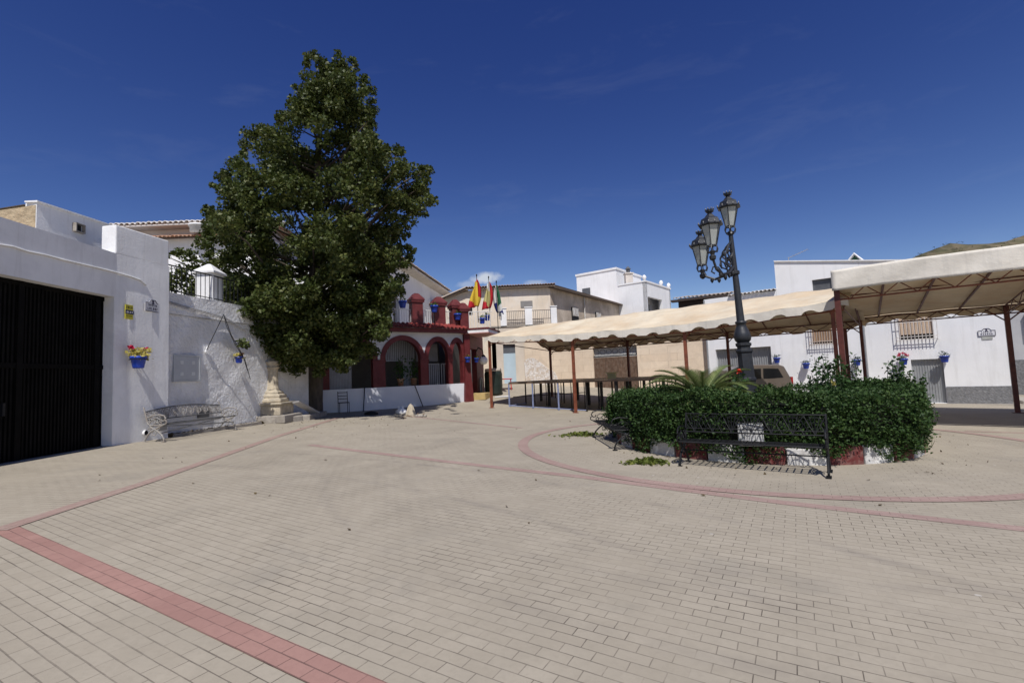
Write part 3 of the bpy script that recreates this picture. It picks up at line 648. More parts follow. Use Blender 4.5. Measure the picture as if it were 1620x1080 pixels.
# ------------------------------------------------------------------ house above the garage with a stone gable
hs=thing('upper_house',(-11.2,11,4.9),'white house above the garage with a rubble stone end wall and a small vent','house')
A=(-10.95,11.0); B=(-10.62,14.0)
b=MB(); b.wall(A,B,4.0,6.08,.3); b.build('side_wall',white,hs)
b=MB(); b.wall((A[0]-.02,A[1]-.004),(-17,10.9),4.0,6.02,.35,side=-1,z1b=5.3); b.build('stone_wall',stone,hs)
b=MB(); b.extr([(A[0]+.04,A[1]-.03,6.082),(B[0]+.04,B[1],6.082),(B[0]+.04,B[1],6.12),(A[0]+.04,A[1]-.03,6.12)],(-.3,0,0)); b.build('cornice',white,hs)
b=MB(); b.wall((B[0]-.3,B[1]),(-17,14.0),4.0,6.0,.2,side=-1,z1b=5.3); b.build('rear_wall',white,hs)
b=MB(); b.add([(A[0]-.3,A[1],6.05),(B[0]-.3,B[1],6.05),(-17,14,5.32),(-17,11,5.32)],[(0,1,2,3)]); b.build('roof',concrete,hs)
vy=11.95; vx=A[0]+(B[0]-A[0])*(vy-11)/3
vt=MB(); z=at(103,362,vy)[2]
for dz in (-.1,.1): vt.box((vx+.04,vy,z+dz),(.1,.26,.025))
for dy in (-.12,.12): vt.box((vx+.04,vy+dy,z),(.1,.025,.2))
v=vt.build('vent',concrete,hs); b=MB(); b.box((vx+.0,vy,z),(.02,.22,.18)); b.build('vent_opening',dark_hole,v)
# ------------------------------------------------------------------ house with tiled eaves behind the tree
h2=thing('tiled_house',(-16,24.3,4.2),'tall white house with two rows of tile eaves behind the tree','house')
b=MB(); b.wall((-19.9,24),(-12.3,24),3.9,9.2,6.5); b.build('wall',clean_white,h2)
b=MB(); b.wall((-19.75,24.25),(-12.45,24.25),9.2,9.75,5.8); b.build('upper_wall',M('pinkish upper wall',(.62,.55,.52),.85,.06),h2)
b=MB(); b.box((-16.1,24.0,9.79),(8.2,.9,.07)); b.build('eave_board',M('eave plaster',(.55,.5,.48),.9),h2)
b=MB(); tiles_row(b,(-20.1,23.5),(-12.0,23.5),9.86,.13,3.0,(0,1),.22); b.build('roof_tiles',tile_white,h2)
b=MB(); b.box((-16,25.6,9.9),(8.4,3.9,.05)); b.build('roof_deck',terracotta,h2)
b=MB(); tiles_row(b,(-17.9,23.45),(-12.2,23.45),9.13,.10,.75,(0,1),.3); b.build('lower_tiles',terracotta,h2)
b=MB(); b.lathe([(.40,0),(.40,.25),(.46,.26),(.46,.36),(.1,.38)],(-15.25,23.45,9.3),20); b.build('chimney',white,h2,True)
b=MB(); b.box((-17.9,23.97,7.9),(.9,.06,1.9)); w=b.build('window',M('brown shutter',(.1,.06,.04)),h2)
# ------------------------------------------------------------------ pedestal, plank, kerb stones
pc=gp(408,664); px_,py_,pz_=-8.75,17.6,G(-8.75,17.6)
pd=thing('stone_pedestal',(px_,py_,pz_),'carved pale stone fountain column on a stepped base against the white wall','pedestal')
b=MB(); b.box((px_+.0,py_,pz_+.12),(1.55,1.45,.28)); bevel(b.build('step',concrete,pd),.03)
b=MB(); b.box((px_,py_,pz_+.44),(1.05,1.05,.36)); b.box((px_,py_,pz_+.66),(1.2,1.2,.075)); bevel(b.build('plinth',stone_pale,pd),.02)
b=MB(); b.lathe([(.60,.70),(.62,.75),(.60,.83),(.50,.85),(.53,.91),(.51,.97),(.40,1.0),(.42,1.06),(.34,1.10),(.26,1.16)],(px_,py_,pz_),4,rot=PI/4+.1); bevel(b.build('base_moulding',stone_pale,pd),.02)
b=MB()
prof=[(.22,1.16),(.19,1.3),(.175,1.8),(.19,1.9)]
b.lathe(prof,(px_,py_,pz_),12); b.build('shaft',stone_pale,pd)
b=MB(); b.lathe([(.19,1.9),(.24,1.93),(.24,1.97),(.20,2.0),(.27,2.08),(.29,2.12),(.29,2.18),(.05,2.2)],(px_,py_,pz_),16); b.build('capital',stone_pale,pd,True)
b=MB(); b.box((px_-.46,py_-.28,pz_+1.30),(.24,.34,1.32)); bevel(b.build('white_slab',white,pd),.03)
b=MB(); q0=at(437,644,18.3); q1=at(483,663,18.9)
b.extr([(-8.1,17.75,pz_+.62),(-7.95,17.95,pz_+.66),(-7.72,19.3,pz_+.12),(-7.9,19.2,pz_+.06)],(0,0,.06)); tag(b.build('plank',M('grey plank',(.42,.40,.37),.9,.15,4)),'pale weathered board leaning off the side of the stone pedestal','plank')
for i,(xa,ya,xb,yb,lab) in enumerate(((-8.45,16.9,-7.95,18.0,'worn kerb stone at the foot of the pedestal'),(-7.85,18.2,-8.0,20.3,'rough kerb stone edging the tree pit by the trunk'))):
    b=MB(); l=math.hypot(xb-xa,yb-ya); az=math.atan2(yb-ya,xb-xa); b.box(((xa+xb)/2,(ya+yb)/2,G((xa+xb)/2,(ya+yb)/2)+.07),(l,.36,.24),az)
    o=b.build('kerb_stone',concrete); bevel(o,.04); tag(o,lab,'kerb stone','kerb stones round the tree pit')
# weeds and rubble along the wall foot
pt=[]
for k in range(420):
    Y=13.2+7*RNG.random()**1.2; x,y=gw(Y,.12+.16*RNG.random()); pt.append((x,y,G(x,y)+.03+.05*RNG.random()))
tag(leaves('weeds',pt,.07,dry_leaf),'dry weeds and litter along the foot of the wall','weeds',kind='stuff')
b=MB(); b.wall(gw(13.3,.30),gw(16.7,.34),G(-9.3,14)-.1,G(-9.3,14)+.075,.3); o=b.build('wall_footing',concrete); tag(o,'low concrete footing along the base of the lumpy white wall','footing')
# ------------------------------------------------------------------ benches
def arc(cx,cy,r,a0,a1,n=10): return [(cx+r*math.cos(a0+(a1-a0)*i/n),cy+r*math.sin(a0+(a1-a0)*i/n)) for i in range(n+1)]
def make_bench(loc,rz,Lb,m,label,seat=True,arch=False,rail_m=None,thick=1.0):
    rail_m=rail_m or m; thick=1.0
    t=thing('park_bench',(0,0,0),label,'bench','ornate cast iron benches')
    th=(.0135 if seat else .017)*thick
    def P(x,y,z): return (x,y,z)
    for sx in (-Lb/2,Lb/2):
        b=MB()
        yz=lambda pts,r=th,n=6: b.tube([P(sx,y,z) for y,z in pts],r,n)
        yz([(-.26,0),(-.27,.06),(-.22,.16),(-.10,.27),(.02,.33),(.12,.40)],th*1.3)      # front leg sweep
        yz([(.24,0),(.25,.05),(.20,.15),(.08,.27),(-.08,.34),(-.24,.42)],th*1.3)
        yz([(-.27,.43),(-.1,.41),(.1,.42),(.17,.46),(.22,.62),(.28,.82),(.30,.88)],th*1.2)  # seat rail and back upright
        yz([(.21,.60),(.05,.66),(-.15,.68),(-.27,.65),(-.31,.58),(-.26,.52),(-.2,.53),(-.2,.57)],th*1.1)  # arm with curl
        yz([(-.27,.43),(-.33,.46),(-.33,.52),(-.27,.55)],th)
        yz([(.15,.45),(.05,.56),(-.08,.6),(-.17,.55),(-.12,.48),(-.05,.5)],th*.8)
        for cy_,cz_,r_ in ((0,.5,.045),(-.16,.47,.035),(.1,.55,.035),(0,.22,.05),(-.12,.35,.035),(.12,.33,.03)): yz(arc(cy_,cz_,r_,0,2*PI,10),th*.7,5)
        b.box((sx,-.26,.012),(.07,.09,.024)); b.box((sx,.24,.012),(.07,.09,.024))
        b.build('end_frame',m,t)
    # backrest: plane leaning from (.17,.46) to (.29,.86)
    def B(u,v):
        return (u,.185+.105*v,.50+.36*v)
    top=lambda u: (.72+.28*math.cos(u/(Lb/2)*PI/2)) if arch else 1.0
    b=MB(); n=20
    b.tube([B(-Lb/2+Lb*i/n,top(-Lb/2+Lb*i/n)) for i in range(n+1)],th,6); b.tube([B(-Lb/2,.14),B(Lb/2,.14)],th,6)
    if not arch: b.tube([B(-Lb/2,.30),B(Lb/2,.30)],th*.6,5)
    b.build('back_rail',rail_m,t)
    b=MB(); k=int(Lb/.27)
    for i in range(k):
        u0=-Lb/2+Lb*(i+.5)/k; hwid=Lb/k/2; tp=top(u0)-.05
        for q in range(5):       # fan of ribs from the lower rail
            a=(q-2)/2*hwid*.95; b.tube([B(u0,.16),B(u0+a*.55,.16+(tp-.16)*.5),B(u0+a,tp)],th*.5,4)
        b.tube([B(u0+hwid*.95*math.cos(a),.22+(tp-.3)*.55+(tp-.3)*.45*math.sin(a)) for a in [2*PI*w/12 for w in range(12)]],th*.5,4,closed=True)
        b.tube([B(u0+hwid*.4*math.cos(a),tp-.18+.15*math.sin(a)) for a in [2*PI*w/10 for w in range(10)]],th*.5,4,closed=True)
        if not arch:
            b.tube([B(u0+hwid,.16),B(u0+hwid*.45,.6),B(u0+hwid,tp)],th*.45,4); b.tube([B(u0-hwid,.16),B(u0-hwid*.45,.6),B(u0-hwid,tp)],th*.45,4)
    b.build('back_lattice',m,t)
    b=MB(); b.tube([(-Lb/2,-.27,.43),(Lb/2,-.27,.43)],th*1.15,6); b.tube([(-Lb/2,.14,.42),(Lb/2,.14,.42)],th,6)
    if not seat:
        b.tube([(-Lb/2,-.2,.22),(0,.0,.30),(Lb/2,.1,.40)],th*.8,5); b.tube([(-Lb/2,.1,.40),(0,0,.30),(Lb/2,-.2,.24)],th*.8,5)
    else:
        b.tube([(-Lb/2,0,.26),(Lb/2,0,.26)],th*.8,5)
    b.build('seat_rail',rail_m,t)
    if seat:
        b=MB(); k=int(Lb/.10)
        for i in range(k+1):
            u=-Lb/2+Lb*i/k; b.box((u,-.065,.437),(.018,.40,.008))
        for v in range(6): b.box((0,-.25+.075*v,.425),(Lb,.018,.008))
        b.build('seat',m,t)
    t.location=loc; t.rotation_euler=(0,0,rz); return t
# right black bench: front feet from (2.80,8.44) to (4.56,7.22)
ux,uy=4.56-2.80,7.22-8.44; lb=math.hypot(ux,uy); az=math.atan2(uy,ux); cx,cy=(2.80+4.56)/2,(8.44+7.22)/2
cx+=.26*-math.sin(az); cy+=.26*math.cos(az)
make_bench((cx,cy,G(cx,cy)),az,lb,black_iron,'black cast iron bench in front of the hedge, seen from its open front')
make_bench((2.28,11.32,G(2.2,11.3)),-PI/2+math.radians(2),2.15,black_iron,'black cast iron bench seen end-on at the side of the hedge')
make_bench((-8.95,13.6,G(-8.95,13.6)),PI/2-math.radians(5.5),2.7,white_iron,'chalky white iron bench without a seat against the lumpy white wall',seat=False,arch=True,rail_m=M('tarnished rod',(.10,.10,.10),.6,.2))
# ------------------------------------------------------------------ the tree
TX,TY=-8.55,20.7; CY=19.0
tz=G(TX,TY)
tr=thing('tree',(TX,TY,tz),'tall dense dark green broadleaf tree standing against the arcade','tree')
outl=[(85,505,530),(105,480,560),(130,468,572),(160,455,592),(195,446,585),(215,398,588),(235,385,608),(250,372,655),(270,362,672),(290,346,680),(320,332,676),(350,328,668),(385,330,652),(420,334,640),(455,340,634),(480,352,622),(510,366,606),(540,378,590),(560,392,560),(580,430,540)]
zz=[];xl=[];xr=[]
for y,a,b_ in outl:
    p0=at(a,y,CY); p1=at(b_,y,CY); zz.append((p0[2]+p1[2])/2); xl.append(p0[0]); xr.append(p1[0])
zz=np.array(zz[::-1]); xl=np.array(xl[::-1]); xr=np.array(xr[::-1])
cl=[];rad=[]
tries=0
while len(cl)<560 and tries<60000:
    tries+=1
    z=RNG.uniform(zz[0]+.1,zz[-1]-.25); a=np.interp(z,zz,xl); b_=np.interp(z,zz,xr); w=(b_-a)/2; c=(a+b_)/2
    if RNG.random()>w/4.7+.08: continue
    r=RNG.uniform(.28,.52)*min(1,.55+w/4); th=RNG.uniform(0,2*PI); q=RNG.random()**.42
    x=c+(w-r*.75)*q*math.cos(th); y=CY+min(w*.95,3.9)*q*math.sin(th)
    nzv=math.sin(x*1.7+z*.9)+math.sin(z*1.9-y*1.3+1)+math.sin(x*.8-y*1.6+z*1.1)
    if nzv<-1.05: continue
    if abs(x-c)>w*.8 and RNG.random()<.25: continue
    px,py=proj(x,y,z); rp=FPX*r*.8/y
    lo_=np.interp(py,[q[0] for q in outl],[q[1] for q in outl]); hi_=np.interp(py,[q[0] for q in outl],[q[2] for q in outl])
    if px-rp<lo_ or px+rp>hi_ or py-rp<88 or py>585: continue
    cl.append((x,y,z)); rad.append(r)
# extra boughs: the low limb reaching left over the terrace, and ragged tips
for px,py,Y,r in ((262,440,19.5,.3),(278,445,19.5,.4),(290,430,19.6,.42),(300,405,19.6,.35),(310,450,19.8,.45),(322,425,19.9,.45),(335,445,20,.5),(320,385,20,.35),(285,400,19.7,.25),(268,455,19.4,.3),(300,465,19.6,.35),(345,470,20,.4),(262,405,19.7,.18),
  (636,262,20.7,.35),(655,272,20.6,.4),(668,295,20.7,.35),(660,330,20.7,.4),(645,350,20.7,.4),(582,180,20.7,.3),(588,215,20.7,.3),(392,212,20.5,.3),(410,205,20.5,.3),(372,262,20.4,.35),(630,365,21,.4),(634,440,21,.3),(628,462,21.1,.35),(560,565,20,.3),(540,580,20,.3),(505,590,19.8,.25),(470,585,19.8,.3),(430,575,19.8,.3)):
    cl.append(at(px,py,Y-1.5 if px>340 else Y-1.0)); rad.append(r)
for k in range(75):      # the heavy skirt of low boughs round the trunk
    px,py=RNG.uniform(395,610),RNG.uniform(470,588)
    if py>545+40*math.sin((px-395)/215*PI)*.9 or (px>575 and py>560): continue
    cl.append(at(px,py,RNG.uniform(17.0,20.2))); rad.append(RNG.uniform(.3,.45))
for k in range(46):      # right-hand lower boughs over the terrace
    py=RNG.uniform(360,500); cl.append(at(RNG.uniform(570,628-.12*max(0,py-430)),py,RNG.uniform(17.6,20.5))); rad.append(RNG.uniform(.22,.4))
for k in range(150):     # ragged outer twigs
    q=RNG.integers(0,len(outl)-1); f_=RNG.random(); a_,b_2=outl[q],outl[q+1]; py=a_[0]+(b_2[0]-a_[0])*f_; sd_=RNG.integers(1,3); px=a_[sd_]+(b_2[sd_]-a_[sd_])*f_
    cl.append(at(px+RNG.normal()*5,py+RNG.normal()*6,19+RNG.normal()*1.2)); rad.append(RNG.uniform(.12,.24))
for k in range(36):
    cl.append(at(RNG.uniform(356,420),RNG.uniform(440,528),RNG.uniform(16.8,18.3))); rad.append(RNG.uniform(.28,.42))
cl=np.array(cl); rad=np.array(rad); pts=[]
for c,r in zip(cl,rad):
    k=int(185*(r/.42)**2)+30; v=RNG.normal(size=(k,3)); v/=np.linalg.norm(v,axis=1)[:,None]; q=(RNG.random(k)**.5)[:,None]
    pts.append(c+v*q*r*np.array([1.12,1.12,.9]))
pts=np.concatenate(pts)
leaves('crown',pts,.105,leaf_tree,tr,up=.3,droop=.45,elong=1.25)
b=MB(); P=[];R=[]
for z,r,dx in ((-.15,.46,0),(.15,.37,0),(.6,.33,.0),(1.6,.31,.02),(3,.28,.03),(4.6,.25,.1),(6.5,.21,.05),(8.5,.17,.2),(10.5,.12,.25),(12.6,.07,.4),(14.2,.03,.5)): P.append((TX+dx+.055*max(0,z),TY+.05*math.sin(z)-.13*max(0,z-1),tz+z)); R.append(r)
b.tube(P,R,12); b.build('trunk',bark,tr,True)
b=MB(); Pn=np.array(P)
for i in sorted(set(list(range(0,560,8))+list(range(560,593))+list(range(593,len(cl),4)))):
    c=cl[i]; z0=max(tz+2.4,min(tz+13,c[2]-.55*math.hypot(c[0]-TX-.4,c[1]-CY)-.3)); x0=np.interp(z0,Pn[:,2],Pn[:,0]); s_=np.array([x0,np.interp(z0,Pn[:,2],Pn[:,1]),z0])
    l=np.linalg.norm(c-s_); m1=s_+(c-s_)*.45+np.array([0,0,-.06*l]); r0=.02+.011*l
    b.tube([s_,m1,s_+(c-s_)*.8+np.array([0,0,.02*l]),c],[r0,r0*.7,r0*.45,.012],5)
b.build('limbs',bark,tr,True)
# ------------------------------------------------------------------ arcaded town building
B0,B1,B2=(-9.3,20.95),(-5.75,23.55),(-2.55,25.98)
def path(t): return tuple((1-t)**2*a+2*t*(1-t)*b_+t*t*c for a,b_,c in zip(B0,B1,B2))
def pnorm(t):
    d=[2*(1-t)*(b_-a)+2*t*(c-b_) for a,b_,c in zip(B0,B1,B2)]; l=math.hypot(*d); return (d[1]/l,-d[0]/l)
def off(t,o): p=path(t); n=pnorm(t); return (p[0]+n[0]*o,p[1]+n[1]*o)
def tpx(px):
    lo,hi=0,1.0
    for _ in range(40):
        m=(lo+hi)/2
        if proj(*path(m),2.0)[0]<px: lo=m
        else: hi=m
    return lo
ar=thing('arcaded_building',(*path(.6),G(*path(.6))),'white curved loggia with dark red arches and a red pillared terrace on top','building')
def pstrip(b,ts,zlo,zhi,o0,o1):
    n=len(ts); vs=[]
    for t,a,c in zip(ts,zlo,zhi):
        for o in (o0,o1):
            x,y=off(t,o); vs+= [(x,y,a),(x,y,c)]
    fs=[]
    for i in range(n-1):
        k=4*i; m_=k+4
        fs+=[(k,m_,m_+1,k+1),(k+3,m_+3,m_+2,k+2),(k+1,m_+1,m_+3,k+3),(k+2,m_+2,m_,k)]
    fs+=[(0,1,3,2),(4*n-4,4*n-2,4*n-1,4*n-3)]; b.add(vs,fs)
lin=lambda a,b_,n:[a+(b_-a)*i/n for i in range(n+1)]
SILL=1.30; SPR=2.62; TOP=4.02
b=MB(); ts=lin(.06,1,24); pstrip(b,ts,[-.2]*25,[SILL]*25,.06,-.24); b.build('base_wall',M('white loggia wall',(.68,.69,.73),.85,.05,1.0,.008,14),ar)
bays=[(tpx(521),tpx(590)),(tpx(609.5),tpx(665.5)),(tpx(678),tpx(709)),(tpx(716),tpx(731.5))]
rises=[1.0,.95,.92,.88]
edges=[.04]+[x for bb in bays for x in bb]+[1.0]
for i in range(0,len(edges),2):
    b=MB(); ts=lin(edges[i],edges[i+1],4); pstrip(b,ts,[SILL+.002]*5,[SPR]*5,.03,-.26); pi_=b.build('pillar',red_paint,ar)
    b=MB(); ts=lin(edges[i]-.003,edges[i+1]+.003,4); pstrip(b,ts,[SPR-.12]*5,[SPR-.02]*5,.06,-.20); b.build('capital',red_paint,pi_)
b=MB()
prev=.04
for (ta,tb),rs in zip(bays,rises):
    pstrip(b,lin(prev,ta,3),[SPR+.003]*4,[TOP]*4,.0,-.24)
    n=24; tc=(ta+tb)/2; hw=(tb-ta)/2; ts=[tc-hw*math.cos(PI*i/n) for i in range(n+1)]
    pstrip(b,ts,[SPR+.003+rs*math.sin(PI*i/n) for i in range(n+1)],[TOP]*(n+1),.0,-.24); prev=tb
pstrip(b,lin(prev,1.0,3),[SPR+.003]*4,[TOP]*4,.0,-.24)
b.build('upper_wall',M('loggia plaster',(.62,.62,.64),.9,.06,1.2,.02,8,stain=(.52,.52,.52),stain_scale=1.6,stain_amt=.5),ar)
for k,((ta,tb),rs) in enumerate(zip(bays,rises)):
    b=MB(); n=24; tc=(ta+tb)/2; hw=(tb-ta)/2; l=math.hypot(path(tb)[0]-path(ta)[0],path(tb)[1]-path(ta)[1]); dw=.24/l*(tb-ta); vs=[]
    for i in range(n+1):
        a=PI*i/n
        for rr_,zz_ in ((0,0),(dw,.24)):
            t=tc-(hw+rr_)*math.cos(a); z=SPR+(rs+zz_)*math.sin(a)
            for o in (.045+.003*(k%2),-.26): x,y=off(t,o); vs.append((x,y,z))
    fs=[]
    for i in range(n):
        a=4*i; c=a+4; fs+=[(a,a+2,c+2,c),(a+1,c+1,c+3,a+3),(a,c,c+1,a+1),(a+2,a+3,c+3,c+2)]
    b.add(vs,fs); b.build('arch',red_paint,ar)
# corner post with sloping foot, return wall with its arch
ca,cb=(-2.55,25.98),(-1.80,29.6); cg=G(*ca)
b=MB(); b.box((ca[0]+.05,ca[1]+.02,(cg+4.0)/2),(.34,.34,4.0-cg+.2),math.radians(36)); b.lathe([(.36,-.1),(.33,.5),(.24,1.6)],(ca[0]+.05,ca[1]+.02,cg),4,rot=math.radians(81)); b.build('corner_post',red_paint,ar)
b=MB(); l=math.hypot(cb[0]-ca[0],cb[1]-ca[1]); b.holed((ca[0]+.1,ca[1]+.2),cb,0,4.0,.3,[(.35,1.9,0.001,3.2)],side=1); b.build('return_wall',red_paint,ar)
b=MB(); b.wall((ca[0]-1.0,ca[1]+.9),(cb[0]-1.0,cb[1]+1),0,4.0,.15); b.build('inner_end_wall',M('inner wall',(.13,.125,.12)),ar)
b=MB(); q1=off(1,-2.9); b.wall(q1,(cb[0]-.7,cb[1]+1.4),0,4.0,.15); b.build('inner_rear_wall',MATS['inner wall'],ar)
b=MB(); b.box((-2.0,27.4,G(-2,27.4)+.08),(1.3,1.9,.34),math.radians(-12)); b.build('step',M('worn yellow step',(.45,.33,.14),.8,.2),ar)
# inside: floor, back wall, grilles
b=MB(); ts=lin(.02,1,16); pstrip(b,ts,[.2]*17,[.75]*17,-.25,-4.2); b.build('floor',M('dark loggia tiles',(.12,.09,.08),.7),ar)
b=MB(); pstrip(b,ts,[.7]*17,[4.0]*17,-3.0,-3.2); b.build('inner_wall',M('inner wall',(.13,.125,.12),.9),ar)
b=MB(); pstrip(b,ts,[TOP+.002]*17,[4.22]*17,.10,-6.0); b.build('roof_slab',M('terrace slab',(.3,.28,.26),.9),ar)
def grille(ta,tb,z0,z1,o,n):
    b=MB()
    for t in lin(ta,tb,n):
        x,y=off(t,o); b.box((x,y,(z0+z1)/2),(.055,.03,z1-z0),math.radians(36))
    for z in (z0,z1): pstrip(b,[ta,tb],[z-.02]*2,[z+.02]*2,o+.02,o-.02)
    b.build('grille',M('grey white grille',(.36,.37,.40),.6),ar)
ba=bays
grille(ba[0][0]-.02,ba[0][0]+(ba[0][1]-ba[0][0])*.62,.8,2.75,-.9,20); grille(ba[1][0],ba[1][1]+.02,2.6,3.8,-1.1,20); grille(ba[1][0],ba[1][0]+.05,.8,2.6,-1.1,6); grille(ba[1][1]-.05,ba[1][1]+.0,.8,2.6,-1.1,5); grille(ba[2][0],ba[2][1],.8,2.4,-1.0,10); grille(ba[3][0],ba[3][1],.8,2.4,-1.2,4)
b=MB(); pstrip(b,lin(ba[2][0],ba[2][1]+.02,4),[2.55]*5,[3.5]*5,-1.4,-1.45); b.build('roller_blind',M('grey blind',(.22,.22,.24)),ar); b=MB(); pstrip(b,lin(ba[0][0],ba[0][1]-.01,6),[2.85]*7,[3.5]*7,-1.2,-1.25); b.build('roller_blind',MATS['grey blind'],ar)
# eave: red beam and tiles
b=MB(); ts=lin(.02,1.0,30); pstrip(b,ts,[TOP-.05]*31,[TOP+.10]*31,.34,.004); pstrip(b,ts,[TOP+.103]*31,[TOP+.13]*31,.44,.02); b.build('eave_beam',red_paint,ar)
b=MB()
n=34
for i in range(n):
    t0,t1=.02+.98*i/n,.02+.98*(i+1)/n; p=off(t0,.5); q=off(t1,.5); nn=pnorm((t0+t1)/2); tiles_row(b,p,q,4.17,.095,.75,(-nn[0],-nn[1]),.35,step=.21)
b.build('eave_tiles',redtile,ar)
# terrace pillars, parapet and railing
def tpil(px,w,ztop,o=-.45,z0=4.22):
    t=tpx(px); x,y=off(t,o); b=MB(); b.box((x,y,(z0+ztop)/2),(w,w,ztop-z0),math.radians(30)); b.box((x,y,ztop+.05),(w*1.22,w*1.22,.1),math.radians(30)); b.lathe([(w*.92,.10),(w*.92,.16),(w*.34,.46),(w*.22,.49)],(x,y,ztop),4,rot=math.radians(75))
    return b.build('terrace_pillar',red_paint,ar)
tpil(667,.56,5.55); tpil(703,.58,5.45); tpil(728,.50,5.35,o=-.35); tpil(740,.50,5.15,o=-.1)
b=MB(); 
for t in lin(.1,.99,62):
    x,y=off(t,-.45); b.tube([(x,y,4.25),(x,y,5.18)],.014,4)
for z in (4.36,5.18):
    b.tube([(*off(t,-.45),z) for t in lin(.1,.99,14)],.022,5)
b.build('terrace_railing',white_rail,ar)
b=MB(); pstrip(b,lin(.08,.985,16),[4.225]*17,[4.34]*17,-.36,-.54); b.build('terrace_kerb',red_paint,ar)
# balcony corner at the right end: slab with red and white edges
b=MB(); b.box((-1.7,27.0,4.05),(1.5,2.6,.16),math.radians(-12)); b.build('corner_slab',white,ar)
b=MB(); b.box((-1.7,27.0,4.18),(1.56,2.66,.09),math.radians(-12)); b.build('slab_edge',red_paint,ar)
b=MB(); b.box((-1.7,27.0,3.945),(1.56,2.66,.04),math.radians(-12)); b.build('slab_trim',M('pink trim',(.5,.25,.22)),ar)
b=MB()
for k in range(9):
    x,y=-2.25+.14*k,25.75+.03*k; b.tube([(x,y,4.22),(x,y,5.1)],.014,4)
b.tube([(-2.25,25.75,5.1),(-1.0,26.0,5.1)],.02,4); b.build('corner_railing',white_rail,ar)
# upper house behind the terrace
uh=thing('upper_terrace_house',(-6.5,33,4.2),'white upper storey behind the red terrace, with a long tiled eave','house')
def up(Y): return -5.52-(39.1-Y)*.116
b=MB(); l=math.hypot(13.1,13.1*.116)
b.holed((up(26),26),(up(39.1),39.1),3.9,8.35,.3,[(1.9,2.9,4.3,6.5),(6.6,7.9,4.3,6.3)],side=1)
b.wall((up(26)-.3,26.0),(up(26)-6,25.9),3.9,8.35,.3,side=-1); b.build('wall',clean_white,uh)
b=MB()
for Ya,Yb,z1 in ((26+1.85,26+2.95,6.5),(26+6.55,26+7.9,6.3)): b.wall((up(Ya)-.2,Ya),(up(Yb)-.2,Yb),4.3,z1,.05)
b.build('door',M('dark door leaf',(.05,.04,.035),.6),uh)
b=MB(); P0=(up(25.6),25.6); P1=(up(39.4),39.4)
b.extr([(P0[0]-.02,P0[1],8.36),(P1[0]-.02,P1[1],8.36),(P1[0]+.62,P1[1],8.50),(P0[0]+.62,P0[1],8.50)],(0,0,.10)); b.build('eave_soffit',M('eave cream',(.66,.62,.55),.9),uh)
b=MB(); tiles_row(b,(P0[0]+.74,P0[1]),(P1[0]+.74,P1[1]),8.66,.10,3.4,(-1,.1),.33); b.build('roof_tiles',tile_pale,uh)
b=MB(); b.extr([(P0[0]+.5,P0[1],8.62),(P1[0]+.5,P1[1],8.62),(P1[0]-3.0,P1[1],9.78),(P0[0]-3,P0[1],9.78)],(0,0,.05)); b.build('roof_deck',terracotta,uh)
b=MB(); b.tube([at(652,466,27.5),at(659,470,27.5)],.03,4); b.tube([at(652,466,27.5),at(652,482,27.5)],.02,4); b.build('wall_bracket',black_iron,uh)
# flags
def flag(loc_top,hgt,label,cols,side,Lf=1.55,fold=.5,sw=0,back=None):
    x,y,z=loc_top; t=thing('flag',(x,y,z-hgt),label,'flag','flags on the balcony corner')
    b=MB(); b.tube([(x,y,z-hgt),(x,y,z)],.022,6); b.lathe([(.02,0),(.045,.05),(.01,.13)],(x,y,z),8); b.build('pole',black_iron,t)
    b=MB(); nu,nv=14,18; vs=[]
    for j in range(nv+1):
        v=j/nv
        for i in range(nu+1):
            u=i/nu
            spread=fold*(.25+.75*v)*Lf
            xx=side*u*spread*.62+ .05*math.sin(u*9+v*3); yy=-.02-.16*math.sin(u*7.5+v*2+sw)*(.3+.7*v); zz=-.12-1.55*v*(1-.12*u)-u*.42*(1-v*.3)
            vs.append((x+xx,y+yy,z+zz))
    fs=[];mi=[]
    for j in range(nv):
        for i in range(nu):
            fs.append((j*(nu+1)+i,j*(nu+1)+i+1,(j+1)*(nu+1)+i+1,(j+1)*(nu+1)+i)); v=(j+.5)/nv; u=(i+.5)/nu
            w_=v*.72+u*.28; k=0; acc=0
            for kk,(mm,fr) in enumerate(cols):
                acc+=fr
                if w_<=acc+1e-6: k=kk; break
                k=kk
            mi.append(k)
    b.v=vs; b.f=fs; b.mi=mi
    o=b.build('cloth',[m for m,_ in cols],t,True); md=o.modifiers.new('thick','SOLIDIFY'); md.thickness=.004
    if back:
        b=MB(); vs=[]
        for j in range(15):
            v=j/14
            for i in range(7):
                u=i/6; wd=.22*math.sin(PI*min(1,.08+v*.92))**.8; vs.append((x-side*u*wd,y+.02+.10*math.sin(u*6+v*3),z-.14-1.5*v-.1*u))
        b.v=vs; b.f=[(j*7+i,j*7+i+1,j*7+i+8,j*7+i+7) for j in range(14) for i in range(6)]; b.mi=[0 if (k//6)<9 else 1 for k in range(84)]
        o=b.build('cloth_fold',list(back),t,True); md=o.modifiers.new('thick','SOLIDIFY'); md.thickness=.004
    return t
fp=at(754,437,26.2); flag((fp[0],26.2,fp[2]),2.55,'red and yellow striped flag drooping from the leftmost pole',[(flag_red,.12),(flag_yellow,.62),(flag_red,.26)],-1,fold=.55,back=(flag_red,flag_yellow))
b=MB()
fp=at(773,440,26.5); flag((fp[0],26.5,fp[2]),2.9,'yellow, white and crimson flag drooping on the middle pole',[(flag_white,.30),(M('flag pale yellow',(.62,.56,.25),.8,.05,transl=.25),.40),(flag_red,.30)],-1,fold=.45,sw=1.2,back=(flag_red,flag_red))
